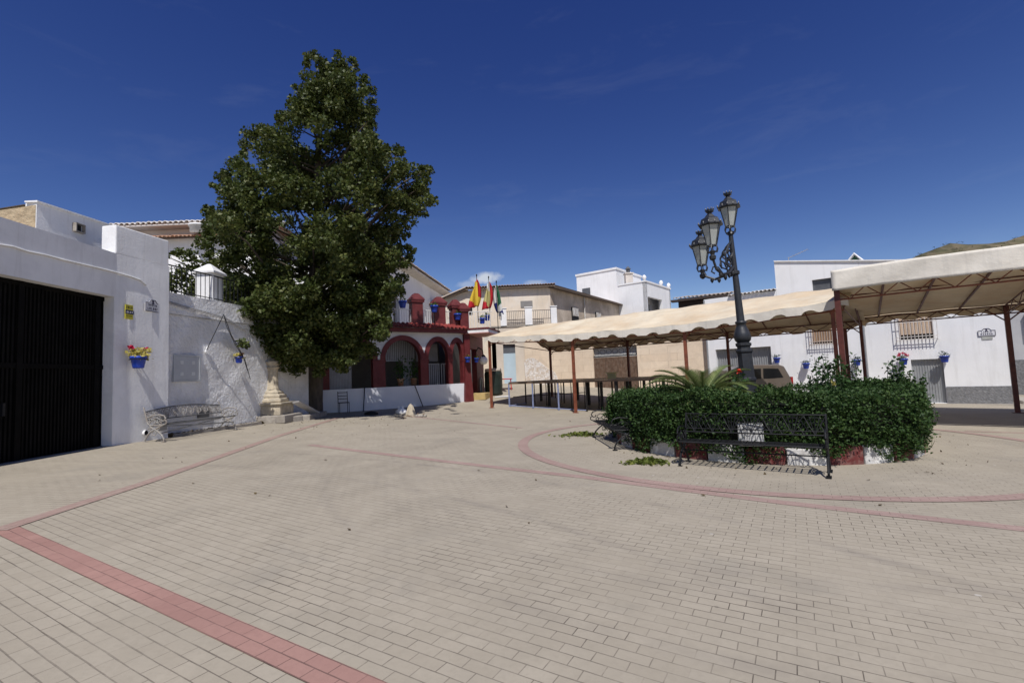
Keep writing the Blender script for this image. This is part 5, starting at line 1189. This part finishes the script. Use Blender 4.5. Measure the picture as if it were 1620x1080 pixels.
# ------------------------------------------------------------------ van
def make_van():
    Yv=22.3; xr=at(1236,585,Yv)[0]; zg=G(11,Yv); t=thing('van',(xr-2,Yv,zg),'bronze brown people carrier parked behind the hedge, facing left','van')
    # side profile (x forward = -X), length 4.2
    Lv=4.25; Wd=1.75
    prof=[(0,.35),(.0,.9),(.10,1.25),(.33,1.72),(.55,1.80),(1.6,1.83),(2.35,1.76),(2.75,1.60),(3.35,1.18),(3.6,1.07),(4.12,.93),(4.25,.75),(4.25,.38),(4.1,.30),(.1,.30)]
    b=MB(); P=[(xr-u,Yv-Wd/2,zg+v) for u,v in prof]; b.extr(P[::-1],(0,Wd,0)); bd=b.build('body',van_paint,t); bevel(bd,.07,3)
    def panel(pts,m,nm,o=.012,par=t):
        b=MB(); b.extr([(xr-u,Yv-Wd/2-o,zg+v) for u,v in pts][::-1],(0,.02,0)); return b.build(nm,m,par)
    panel([(.42,1.22),(.62,1.62),(1.28,1.65),(1.30,1.20)],win_glass,'window'); panel([(1.40,1.20),(1.38,1.65),(2.08,1.65),(2.12,1.19)],win_glass,'window'); panel([(2.26,1.18),(2.22,1.63),(2.42,1.60),(3.05,1.16)],win_glass,'window')
    b=MB(); b.add([(xr-2.78,Yv-.78,zg+1.60),(xr-3.36,Yv-.80,zg+1.19),(xr-3.36,Yv+.80,zg+1.19),(xr-2.78,Yv+.78,zg+1.60)],[(0,1,2,3)]); b.v=[(a-.02,c,d+.02) for a,c,d in b.v]; b.build('windscreen',win_glass,t)
    b=MB(); b.box((xr-.03,Yv-.80,zg+1.05),(.10,.10,.38)); b.build('tail_light',lamp_red,t)
    b=MB(); b.extr([(xr-u,Yv-Wd/2-.008,zg+v) for u,v in ((1.30,.95),(2.2,.95),(2.2,.90),(1.30,.90))][::-1],(0,.02,0)); b.build('side_moulding',stage_black,t)
    for u in (.85,3.4):
        b=MB(); c=(xr-u,Yv-Wd/2+.08,zg+.31); b.tube([(c[0],c[1]-.10,c[2]),(c[0],c[1]+.12,c[2])],.31,20); w=b.build('wheel',rubber,t,False)
        b=MB(); b.tube([(c[0],c[1]-.115,c[2]),(c[0],c[1]-.10,c[2])],.19,16); b.build('rim',chrome,w)
        b=MB(); c2=(c[0],Yv+Wd/2-.1,c[2]); b.tube([(c2[0],c2[1]-.1,c2[2]),(c2[0],c2[1]+.11,c2[2])],.31,16); b.build('wheel',rubber,t)
    b=MB(); b.box((xr-2.85,Yv-Wd/2-.09,zg+1.2),(.10,.16,.12)); b.build('mirror',stage_black,t)
make_van()
# ------------------------------------------------------------------ left tent
dT=(.765,-.644); nT=(.644,.765); TO=(-1.1,23.4); SPC=4.76
def TT(u,w): return (TO[0]+dT[0]*u+nT[0]*w,TO[1]+dT[1]*u+nT[1]*w)
eave=[3.50,3.24,3.17,3.42]
def ez(u): 
    k=max(0,min(2.999,u/SPC)); i=int(k); return eave[i]+(eave[i+1]-eave[i])*(k-i)
UL=3*SPC; WD=5.0; RZ=4.08
def cz(u,w):     # canopy height
    f=ez(u); bk=3.12
    if w<=WD/2: z=f+(RZ-f)*(w/(WD/2))
    else: z=bk+(RZ-bk)*((WD-w)/(WD/2))
    s=abs(math.sin(PI*u/(SPC/3))); q=w/(WD/2) if w<=WD/2 else (WD-w)/(WD/2)
    return z-.035*s*math.sin(PI*min(1,max(0,q)))-.012*s+.012*math.sin(u*5.1+w*2.3)+.012*math.sin(u*2.2-w*3.1)
tn=thing('party_tent',(*TT(UL/2,0),0),'long low cream canvas tent with a scalloped edge standing over the stage','tent')
b=MB(); nu,nw=84,20; vs=[(*TT(-.15+(UL+.3)*i/nu,-.18+(WD+.36)*j/nw),cz(-.15+(UL+.3)*i/nu,-.18+(WD+.36)*j/nw)+.06) for j in range(nw+1) for i in range(nu+1)]
b.add(vs,[(j*(nu+1)+i,j*(nu+1)+i+1,(j+1)*(nu+1)+i+1,(j+1)*(nu+1)+i) for j in range(nw) for i in range(nu)])
cv=b.build('canopy',canvas,tn,True); md=cv.modifiers.new('thick','SOLIDIFY'); md.thickness=.006
def valance(path3,drop,per,name,m,par,amp=.07,seed=0,flutter=.011):
    """cloth strip hanging from a 3d polyline, scalloped lower edge"""
    b=MB(); P=[]; acc=0
    for a,c in zip(path3,path3[1:]):
        l=math.dist(a,c); k=max(2,int(l/.06))
        for i in range(k): P.append((lerp(a,c,i/k),acc+l*i/k))
        acc+=l
    P.append((path3[-1],acc)); vs=[]; n=len(P); r=random.Random(seed)
    for (p,s_) in P:
        d=drop-amp*1.5*max(0,math.sin(2*PI*s_/(per*1.35)))**.55+.015*math.sin(s_*1.7); fl=flutter*math.sin(s_*3.3+1)+flutter*.6*math.sin(s_*7.1)
        for v in (0,.5,1): vs.append((p[0]-nT[0]*fl*v,p[1]-nT[1]*fl*v,p[2]-d*v))
    fs=[]
    for i in range(n-1):
        for v in (0,1): a=3*i+v; fs.append((a,a+3,a+4,a+1))
    b.add(vs,fs); o=b.build(name,m,par,False); md=o.modifiers.new('thick','SOLIDIFY'); md.thickness=.005; return o
us=lin(-.15,UL+.15,36)
valance([(*TT(u,-.19),cz(u,-.18)+.055) for u in us],.27,.62,'front_valance',canvas_white,tn)
valance([(*TT(u,WD+.19),cz(u,WD+.18)+.055) for u in us],.27,.62,'back_valance',canvas,tn,seed=3)
valance([(*TT(-.16,w),cz(-.15,w)+.055) for w in lin(-.18,WD+.18,14)],.22,.62,'end_valance',canvas,tn,seed=5)
def truss(b,p,q,h,n,r=.018,upv=(0,0,1)):
    p2=tuple(a-h*c for a,c in zip(p,upv)); q2=tuple(a-h*c for a,c in zip(q,upv))
    b.tube([p,q],r*1.25,5); b.tube([p2,q2],r*1.25,5)
    for i in range(n):
        a=lerp(p,q,i/n) if i%2==0 else lerp(p2,q2,i/n); c=lerp(p2,q2,(i+1)/n) if i%2==0 else lerp(p,q,(i+1)/n); b.tube([a,c],r*.7,4)
b=MB(); bk=MB()
for i in range(3):
    u0,u1=i*SPC,(i+1)*SPC
    truss(b,(*TT(u0,0),ez(u0)-.02),(*TT(u1,0),ez(u1)-.02),.26,10)
    truss(bk,(*TT(u0,WD),3.12-.02),(*TT(u1,WD),3.12-.02),.26,10)
b.build('front_beam',rust_red,tn); bk.build('back_beam',rust_dark,tn)
for k in range(10):
    u=k*SPC/3; b=MB(); mid=(*TT(u,WD/2),RZ-.02)
    if k%3==0:
        truss(b,(*TT(u,0),ez(u)-.02),mid,.20,6); truss(b,mid,(*TT(u,WD),3.10),.20,6); b.tube([(*TT(u,0),ez(u)-.25),(*TT(u,WD),2.9)],.02,4)
    else: b.tube([(*TT(u,0),ez(u)-.02),mid,(*TT(u,WD),3.10)],.026,5)
    b.build('rafter',rust_dark,tn)
b=MB(); b.tube([(*TT(0,WD/2),RZ),(*TT(UL,WD/2),RZ)],.028,5); b.build('ridge_pole',rust_dark,tn)
for i in range(4):
    for w,m_ in ((0,rust_red),(WD,rust_dark)):
        uq=i*SPC-(.28 if (i==3 and w==0) else 0); x,y=TT(uq,w); z=G(x,y); zt=ez(i*SPC) if w==0 else 3.12
        b=MB(); b.box((x,y,(z+zt)/2),(.10,.10,zt-z),math.atan2(dT[1],dT[0])); b.box((x,y,z+.01),(.2,.2,.02),math.atan2(dT[1],dT[0])); b.tube([(x,y,zt-.5),(*TT(i*SPC+(.45 if i<3 else -.45),w),zt-.05)],.02,5); b.build('post',m_,tn)
# ------------------------------------------------------------------ right tent
d2=(.77,-.638); n2=(.58,.815); FO=(8.84,13.10); L2=10.5; W2=7.0
def T2(u,w): return (FO[0]+d2[0]*u+n2[0]*w,FO[1]+d2[1]*u+n2[1]*w)
t2=thing('marquee',(*T2(2,0),0),'taller cream canvas canopy on dark red trusses at the right edge','tent')
def c2z(u,w): 
    return 4.02-(4.02-3.30)*(w/W2)-.05*math.sin(PI*w/W2)*abs(math.sin(PI*u/1.95))+.015*math.sin(u*4+w*2)+.012*math.sin(w*5-u)
b=MB(); nu,nw=60,24; vs=[(*T2(L2*i/nu,W2*j/nw),c2z(L2*i/nu,W2*j/nw)) for j in range(nw+1) for i in range(nu+1)]
b.add(vs,[(j*(nu+1)+i,j*(nu+1)+i+1,(j+1)*(nu+1)+i+1,(j+1)*(nu+1)+i) for j in range(nw) for i in range(nu)])
o=b.build('canopy',canvas,t2,True); md=o.modifiers.new('thick','SOLIDIFY'); md.thickness=.006
b=MB(); nu,nv=90,8; vs=[]
for j in range(nv+1):
    v=j/nv
    for i in range(nu+1):
        u=-.04+(L2+.04)*i/nu; o_=-.10-.03*math.sin(u*1.9+v*2)*v+.012*math.sin(u*6.5+v*5); x,y=T2(u,o_); vs.append((x,y,4.09-.56*v+.02*math.sin(u*1.1)))
b.add(vs,[(j*(nu+1)+i,(j+1)*(nu+1)+i,(j+1)*(nu+1)+i+1,j*(nu+1)+i+1) for j in range(nv) for i in range(nu)])
o=b.build('front_curtain',canvas_white,t2,True); md=o.modifiers.new('thick','SOLIDIFY'); md.thickness=.006
valance([(*T2(u,W2+.02),c2z(u,W2)+.01) for u in lin(0,L2,30)],.30,.55,'back_valance',canvas,t2,amp=.05)
valance([(*T2(-.03,w),c2z(0,w)+.01) for w in lin(0,W2,16)],.16,.6,'end_valance',canvas,t2,amp=.03)
b=MB(); 
for i in range(5): 
    truss(b,(*T2(i*2.1,.12),3.60),(*T2((i+1)*2.1,.12),3.60),.30,6)
b.build('front_beam',rust_red,t2)
b=MB()
for i in range(5): truss(b,(*T2(i*2.1,W2-.05),3.24),(*T2((i+1)*2.1,W2-.05),3.24),.26,6)
b.build('back_beam',rust_dark,t2)
for k in range(10):
    u=k*1.11+.03; b=MB()
    if k in (0,4,8): truss(b,(*T2(u,.05),3.90),(*T2(u,W2-.05),3.22),.26,12); 
    else: b.tube([(*T2(u,.05),3.92),(*T2(u,W2-.05),3.24)],.034,5)
    b.build('rafter',rust_dark,t2)
b=MB(); b.tube([(*T2(0,W2*.4),3.68),(*T2(L2,W2*.4),3.68)],.02,5); b.tube([(*T2(0,.9),3.80),(*T2(L2,.9),3.80)],.022,5); b.build('purlin',rust_dark,t2)
for (u,w,m_) in ((.06,.08,rust_dark),(L2-.1,.08,rust_dark),(.06,W2-.06,rust_dark),(4.5,W2-.06,rust_dark),(8.2,W2-.06,rust_dark)):
    x,y=T2(u,w); z=G(x,y); zt=3.95-(.7*w/W2); b=MB(); b.box((x,y,(z+zt)/2),(.13,.13,zt-z),math.atan2(d2[1],d2[0])); b.box((x,y,z+.01),(.26,.26,.02),math.atan2(d2[1],d2[0]))
    if w>1: b.tube([(x,y,zt-.55),(*T2(u+.5,w),zt-.1)],.022,5); b.tube([(x,y,zt-.55),(*T2(u-.5,w),zt-.1)],.022,5)
    b.build('post',m_,t2)
# ------------------------------------------------------------------ stage
SO=(-.25,23.75)
def ST(u,w): return (SO[0]+dT[0]*u+nT[0]*w,SO[1]+dT[1]*u+nT[1]*w)
azT=math.atan2(dT[1],dT[0]); SL,SW,SZ=7.3,3.9,1.30
stg=thing('stage',(*SO,G(*SO)),'low plywood stage on thin steel legs under the long tent','stage')
b=MB(); 
for i in range(5):
    for j in range(3):
        u=(i+.5)*SL/5; w=(j+.5)*SW/3; b.box((*ST(u,w),SZ-.02),(SL/5-.012,SW/3-.012,.03),azT)
b.build('deck',wood_top,stg)
b=MB()
for w in (0,SW/3,2*SW/3,SW):
    b.box((*ST(SL/2,w),SZ-.075),(SL,.05,.075),azT)
for i in range(6): b.box((*ST(i*SL/5,SW/2),SZ-.078),(.05,SW-.06,.07),azT)
b.build('deck_frame',M('brown deck frame',(.16,.11,.075),.7,.2),stg)
for i in range(6):
    for j in range(4):
        u,w=i*SL/5,j*SW/3; x,y=ST(u,w); z=G(x,y); b=MB(); blue=(j==0 and i<3); wd=.05 if (blue or (i+j)%2) else .10
        b.box((x,y,(z+SZ-.11)/2),(wd,wd,SZ-.11-z),azT); b.build('leg',stage_blue if blue else stage_black,stg)
for j in (1,2,3): 
    for i in range(10):
        u=SL/5*(i+.5)/2+.2; x,y=ST(min(u,SL),SW*j/3); z=G(x,y); b=MB(); b.box((x,y,(z+SZ-.11)/2),(.03,.03,SZ-.11-z),azT); b.build('leg',stage_black,stg)
b=MB(); p=ST(0,SW/3); q=ST(SL*.4,SW/3*2); b.tube([(*ST(0,.3),G(*ST(0,.3))+.45),(*ST(SL*.4,SW*.66),G(*ST(SL*.4,SW*.66))+.62)],.02,5)
b.build('brace',stage_black,stg)
b=MB(); b.tube([(*ST(0,0),G(*ST(0,0))+.05),(*ST(SL*.6,0),G(*ST(SL*.6,0))+.05)],.022,5); b.tube([(*ST(0,0),G(*ST(0,0))+.05),(*ST(0,SW/3),G(*ST(0,SW/3))+.05)],.02,5); b.build('foot_rail',stage_blue,stg)
x,y=ST(5.0,1.2); b=MB(); b.box((x,y,SZ+.12),(.42,.05,.24),azT); b.box((x,y,SZ+.26),(.5,.3,.03),azT); tag(b.build('yellow_box',M('pale yellow card',(.55,.48,.24),.8)),'small pale yellow box standing on the stage before the reed gate','box')
# ------------------------------------------------------------------ round planter
pg_=G(PCX,PCY)
pln=thing('planter',(PCX,PCY,pg_),'round planter with a red and white painted kerb and a small white block','planter')
KN=30
for k in range(KN):
    a0=2*PI*k/KN+.03; a1=2*PI*(k+1)/KN+.03; P=[]
    for a in (a0+.004,(a0+a1)/2,a1-.004): P.append((PCX+3.02*math.cos(a),PCY+3.02*math.sin(a)))
    for a in (a1-.004,(a0+a1)/2,a0+.004): P.append((PCX+2.82*math.cos(a),PCY+2.82*math.sin(a)))
    zg=min(G(x,y) for x,y in P); b=MB(); b.prism(P,zg-.08,zg+.30+.015*RNG.normal()); o=b.build('kerb_block',[red_kerb,M('kerb white paint',(.60,.59,.57),.85,.2,6,.012,18,stain=(.33,.3,.27),stain_scale=7,stain_amt=.55)][k%2],pln); bevel(o,.018)
b=MB(); b.prism([(PCX+2.84*math.cos(2*PI*k/40),PCY+2.84*math.sin(2*PI*k/40)) for k in range(40)],pg_-.3,pg_+.14); b.build('soil',soil,pln)
wa=math.atan2(8.35-PCY,4.0-PCX); b=MB(); x,y=PCX+2.98*math.cos(wa),PCY+2.98*math.sin(wa); b.box((x,y,G(x,y)+.50),(.40,.3,.38),wa+PI/2); bevel(b.build('white_block',M('greyed white block',(.52,.52,.51),.9,.15,6,.01,20,stain=(.3,.3,.28),stain_scale=6),pln),.02)
hg=thing('hedge',(PCX,PCY,pg_+.2),'thick clipped dark green hedge ring filling the round planter','hedge')
def hr(a): return 1+.022*math.sin(5*a+1)+.018*math.sin(11*a)+.012*math.sin(23*a+2)
def htop(a): return 1.14+.06*math.sin(3*a+2.2)+.045*math.sin(13*a)+.035*math.sin(29*a)
b=MB(); nn=60; vs=[]
for k in range(nn):
    a=2*PI*k/nn
    for r,z in ((2.78,.25),(2.93,.6),(2.86,htop(a)-.18),(2.1,htop(a)-.16),(1.95,.25)): vs.append((PCX+r*hr(a)*math.cos(a),PCY+r*hr(a)*math.sin(a),pg_+z))
b.add(vs,[(5*k+i,5*((k+1)%nn)+i,5*((k+1)%nn)+(i+1)%5,5*k+(i+1)%5) for k in range(nn) for i in range(5)]); b.build('light_block_core',leaf_core,hg)  # solid dark core added inside the leaves to block light through the hedge
n=90000; a=RNG.uniform(0,2*PI,n); 
keep=(np.cos(a-(-PI/2-.35))>-.35)|(RNG.random(n)<.35); a=a[keep]; n=len(a)
side=RNG.random(n); rr=np.where(side<.66,3.07+RNG.normal(size=n)*.06,RNG.uniform(1.95,3.12,n)); ht=np.array([htop(v) for v in a]); hh=np.array([hr(v) for v in a])
lowest=.13+.10*np.sin(7*a)+.09*np.sin(17*a+1)
zz_=np.where(side<.66,lowest+(ht-lowest)*RNG.random(n)**.85,ht+RNG.normal(size=n)*.045)
rr=rr-.10*np.clip((zz_-.92)/.25,0,1)*(side<.66)-.04*np.clip((.45-zz_)/.3,0,1)-.16*np.clip((.55-zz_)/.35,0,1)*np.exp(-((a-5.75)/.45)**2)+.06*np.sin(a*19+zz_*6)*np.sin(zz_*8+a*4)
P=np.stack([PCX+rr*hh*np.cos(a),PCY+rr*hh*np.sin(a),pg_+zz_],1)
nv=np.sin(P[:,0]*5.1+P[:,2]*7)+np.sin(P[:,1]*6.3-P[:,2]*5.5)+np.sin(P[:,0]*3.3-P[:,1]*4.1)
P=P[(nv>-1.75)|(RNG.random(n)<.3)]
wx,wy=x,y; dd=np.hypot(P[:,0]-(wx+.3*math.cos(wa)),P[:,1]-(wy+.3*math.sin(wa))); P=P[~((dd<.38)&(P[:,2]<pg_+.74)&(P[:,2]>pg_+.34)&(RNG.random(len(P))<.93))]
leaves('foliage',P,.036,leaf_hedge,hg,up=.45)
# loose sprigs sticking out of the hedge
sp2=[]
for k in range(70):
    a_=RNG.uniform(-PI,0); r_=RNG.uniform(2.5,3.1); z_=htop(a_) if RNG.random()<.7 else RNG.uniform(.3,1.2); r_=3.08 if z_<1.2 else r_
    p_=np.array([PCX+r_*hr(a_)*math.cos(a_),PCY+r_*hr(a_)*math.sin(a_),pg_+z_]); dr_=np.array([math.cos(a_)*.5,math.sin(a_)*.5,.9])+RNG.normal(size=3)*.35
    for q in range(9): sp2.append(p_+dr_*.02*q+RNG.normal(size=3)*.012)
tag(leaves('sprigs',np.array(sp2),.042,leaf_hedge,hg),kind='stuff')
# cycad
cxp=(3.95,10.2,pg_+1.08); cy_=thing('cycad',cxp,'low palm-like cycad with arching feathery fronds rising from the hedge','plant')
for k in range(30):
    az_=2*PI*k/30*1.0+RNG.uniform(-.15,.15); el=RNG.uniform(.2,.95); Lf=RNG.uniform(1.0,1.35); b=MB(); P=[]
    for i in range(13):
        s_=i/12; e_=el-s_*s_*1.15*(.6+.5*(1.2-el)); 
        P.append((P[-1][0]+math.cos(az_)*math.cos(e_)*Lf/12,P[-1][1]+math.sin(az_)*math.cos(e_)*Lf/12,P[-1][2]+math.sin(e_)*Lf/12) if P else cxp)
    b.tube(P,[.014*(1-i/14) for i in range(13)],4)
    for i in range(2,49):
        s_=i/48*12; j=min(11,int(s_)); p_=lerp(P[j],P[j+1],s_-j); t_=np.array(P[j+1])-np.array(P[j]); t_/=np.linalg.norm(t_)
        sd_=np.cross(t_,(0,0,1)); sd_/=np.linalg.norm(sd_); ll=.20*math.sin(PI*min(1,(i+5)/54))**.7+.03
        for sg in (-1,1):
            dv=sd_*sg*.78+t_*.55+np.array([0,0,.28]); e=np.array(p_)+dv*ll; w_=t_*.016; b.add([np.array(p_)-w_,np.array(p_)+w_,e],[(0,1,2)])
    b.build('frond',leaf_palm,cy_)
# roses
def rose(name,cx,cy,h,n,label,spread,blooms=()):
    t=thing(name,(cx,cy,pg_+.3),label,'plant','rose bushes in the planter'); b=MB(); lv=[]
    for k in range(n):
        a=RNG.uniform(0,2*PI); r=spread*RNG.random()**.6; hh_=h*RNG.uniform(.72,1.0); e=np.array([cx+r*math.cos(a),cy+r*math.sin(a),pg_+hh_]); s_=np.array([cx+.1*math.cos(a),cy+.1*math.sin(a),pg_+.3]); m_=s_*.5+e*.5+np.array([math.cos(a),math.sin(a),0])*.08
        b.tube([s_,m_,e],[.011,.008,.004],4)
        for q in range(34):
            f_=RNG.uniform(.25,1.02); p_=(s_*(1-f_)**2+2*m_*f_*(1-f_)+e*f_*f_) if f_<1 else e; lv.append(p_+RNG.normal(size=3)*.05)
    b.build('stems',M('rose stems',(.05,.08,.03)),t); leaves('foliage',np.array(lv),.062,leaf_rose,t,up=.6)
    for (dx,dy,z,m_) in blooms: leaves('bloom',RNG.normal(size=(22,3))*.022+np.array([cx+dx,cy+dy,pg_+z]),.034,m_,t)
rose('rose_bush',6.75,10.3,1.9,18,'tall leggy rose bush in the hedge in front of the tent posts',.42)
rose('rose_bush',7.25,10.6,1.98,12,'leafy rose shoots right of the tent posts, before a blue pot',.28)
rose('rose_bush',8.0,10.2,1.78,10,'short thin rose shoots near the right end of the hedge',.22)
rose('rose_bush',6.05,9.5,1.42,9,'low rose bush with one pale yellow bloom in the hedge front',.3,[(.0,-.3,1.30,yellow_leaf)])
rose('rose_bush',4.55,10.0,1.62,6,'slender rose with one red bloom among the cycad fronds',.2,[(.05,-.1,1.62,leaf_mat('scarlet petals',(.6,.03,.02),(.75,.06,.03),(.8,.1,.05)))])
# grass tuft and clippings
b=MB(); x,y=8.05,9.75; z=G(x,y)
for k in range(60):
    a_=RNG.uniform(0,2*PI); l=RNG.uniform(.2,.5); p_=(x+RNG.normal()*.06,y+RNG.normal()*.06,z); e=(p_[0]+l*.8*math.cos(a_),p_[1]+l*.8*math.sin(a_),z+l*.45); m_=(p_[0]+l*.35*math.cos(a_),p_[1]+l*.35*math.sin(a_),z+l*.5); b.add([(p_[0]-.006,p_[1],p_[2]),(p_[0]+.006,p_[1],p_[2]),(m_[0]+.005,m_[1],m_[2]),(m_[0]-.005,m_[1],m_[2]),e],[(0,1,2,3),(3,2,4)])
tag(b.build('grass_tuft',leaf_palm),'spiky grass tuft at the foot of the planter kerb','grass',kind='stuff')
for (px,py,rx,ry,lab,n_) in ((1022,733,.36,.19,'small heap of yellowing clippings on the paving before the planter',260),(918,689,.50,.25,'heap of green clippings beside the end-on bench',300)):
    x,y,z=gp(px,py); q=RNG.normal(size=(n_,2))*np.array([rx,ry])*.55; hgt=.10*np.exp(-((q[:,0]/rx)**2+(q[:,1]/ry)**2)*1.2)
    P=np.stack([x+q[:,0],y+q[:,1],z+.012+hgt*RNG.random(n_)],1); tag(leaves('clippings',P,.055,leaf_cut),lab,'clippings',kind='stuff')
P=[]
for k in range(80):
    x,y=RNG.uniform(-8,11),RNG.uniform(5,21); P.append((x,y,G(x,y)+.010))
for k in range(70):
    a_=RNG.uniform(0,2*PI); r_=3.15+abs(RNG.normal())*.6; x,y=PCX+r_*math.cos(a_),PCY+r_*math.sin(a_); P.append((x,y,G(x,y)+.012))
for k in range(160):
    x,y=-6.6+RNG.normal()*2.2,18.5+RNG.normal()*2.4
    if x>-8.4: P.append((x,y,G(x,y)+.012))
tag(leaves('fallen_leaves',np.array(P),.034,dry_leaf,up=3),'dry leaves scattered over the paving','leaves',kind='stuff')
# ------------------------------------------------------------------ lamp post
LY=11.3; pb=at(1183,605,LY); pt_=at(1156,372,LY); lean=((pt_[0]-pb[0])/(pt_[2]-pb[2]),0)
def LP(z,dx=0,dy=0): return (pb[0]+(z-pb[2])*lean[0]+dx,LY+dy,z)
lg=thing('lamp_post',LP(pg_),'tall dark iron street lamp with hexagonal lanterns standing in the planter','street lamp')
def lath(prof,n=16,rot=0):
    b=MB(); b.lathe([(r,0) for r,z in prof],(0,0,0),n,rot=rot); k=0
    for i,(r,z) in enumerate(prof):
        for j in range(n):
            v=b.v[i*n+j]; c=LP(z); b.v[i*n+j]=(c[0]+v[0],c[1]+v[1],z)
    return b
zt=pt_[2]
lath([(.24,pg_),(.24,pg_+.5),(.19,pg_+.55),(.18,1.25),(.20,1.27),(.20,1.32),(.175,1.34),(.165,1.9),(.19,1.93),(.19,1.97),(.15,2.0),(.15,2.05),(.18,2.08),(.18,2.13),(.12,2.16)],8).build('base',iron_grey,lg)
lath([(.12,2.14),(.17,2.20),(.19,2.28),(.17,2.38),(.12,2.50),(.10,2.58),(.125,2.60),(.125,2.64),(.088,2.66)]).build('vase',iron_grey,lg,True)
lath([(.088,2.64),(.066,3.75),(.10,3.77),(.10,3.84),(.062,3.86),(.05,zt),(.085,zt+.02),(.06,zt+.08)]).build('pole',iron_grey,lg)
def lantern(c,sc=1.0):
    x,y,z=c; b=MB(); fr=MB()
    def hexp(r,zz,k,o=0): a=PI/3*k+o; return (x+r*math.cos(a),y+r*math.sin(a),z+zz)
    fr.lathe([(.05,0),(.07,.03),(.04,.06)],(x,y,z),10)
    for k in range(6):
        fr.tube([(x,y,z+.03),hexp(.11,.02,k),hexp(.13,.09,k),hexp(.105,.17,k)],.013,5)
        fr.tube([hexp(.105,.16,k),hexp(.212,.62,k)],.010,5)
    for (r,zz,w) in ((.105,.165,.012),(.212,.615,.014)): fr.tube([hexp(r,zz,k) for k in range(6)],w,5,closed=True)
    fr.lathe([(.20,.62),(.27,.615),(.275,.635),(.235,.655),(.225,.68),(.20,.76),(.13,.80),(.115,.81),(.08,.86),(.055,.88),(.05,.91),(.09,.93),(.095,.975),(.08,.975)],(x,y,z),6)
    for k in range(6):
        for q in (0,.5):
            a=PI/3*(k+q); rr_=.265 if q==0 else .232; fr.lathe([(.018,.63),(.02,.66),(.005,.70)],(x+rr_*math.cos(a),y+rr_*math.sin(a),z),5)
    for k in range(8):
        a=2*PI*k/8; fr.lathe([(.014,.965),(.015,.99),(.004,1.02)],(x+.085*math.cos(a),y+.098*math.sin(a),z),5)
    o=fr.build('lantern',iron_grey,lg)
    g=MB(); vs=[hexp(.099,.17,k) for k in range(6)]+[hexp(.205,.61,k) for k in range(6)]; g.add(vs,[(k,(k+1)%6,6+(k+1)%6,6+k) for k in range(6)]); gl=g.build('glass',glass_frost,o)
    for q in (o,gl):
        for v in q.data.vertices:
            w=v.co+Vector(lg.location)-Vector(c); v.co=Vector(c)+w*sc-Vector(lg.location)
    return o
lantern(LP(zt+.04),1.0); 
for (dx,dy,zb) in ((-.70,-.50,4.18),(-.58,.45,3.95)):
    base=LP(3.80); c=LP(zb,dx,dy); lantern(c,1.02)
    b=MB(); ux_,uy_=dx/math.hypot(dx,dy),dy/math.hypot(dx,dy); R_=math.hypot(dx,dy)
    q=lambda r,z: (LP(z)[0]*0+base[0]+ux_*r,base[1]+uy_*r,z)
    b.tube([q(.05,3.95),q(R_*.3,3.78),q(R_*.62,3.72),q(R_*.9,3.82),q(R_,4.0),(c[0],c[1],zb+.02)],[.035,.035,.032,.032,.03,.035],6)
    b.tube([q(.06,4.55),q(R_*.22,4.45),q(R_*.42,4.2),q(R_*.40,3.98),q(R_*.25,3.92),q(R_*.18,4.04),q(R_*.26,4.12)],.024,5)
    b.tube([q(R_*.35,3.8),q(R_*.5,4.0),q(R_*.66,4.03),q(R_*.72,3.92),q(R_*.62,3.86)],.02,5)
    for rr_,z_ in ((.5,3.68),(.72,3.70),(.3,3.72),(.12,3.78),(.3,4.3),(.2,4.15)): b.lathe([(.01,-.06),(.04,-.02),(.045,.02),(.01,.06)],q(R_*rr_,z_),6)
    b.tube([q(.08+.1*math.cos(w)+.08,4.28+.12*math.sin(w)) for w in [2*PI*k/12 for k in range(12)]],.018,5,closed=True)
    b.lathe([(.02,-.12),(.07,-.08),(.08,-.02),(.04,.02),(.06,.06),(.03,.1)],(c[0],c[1],zb-.06),8)
    b.build('arm',iron_grey,lg)
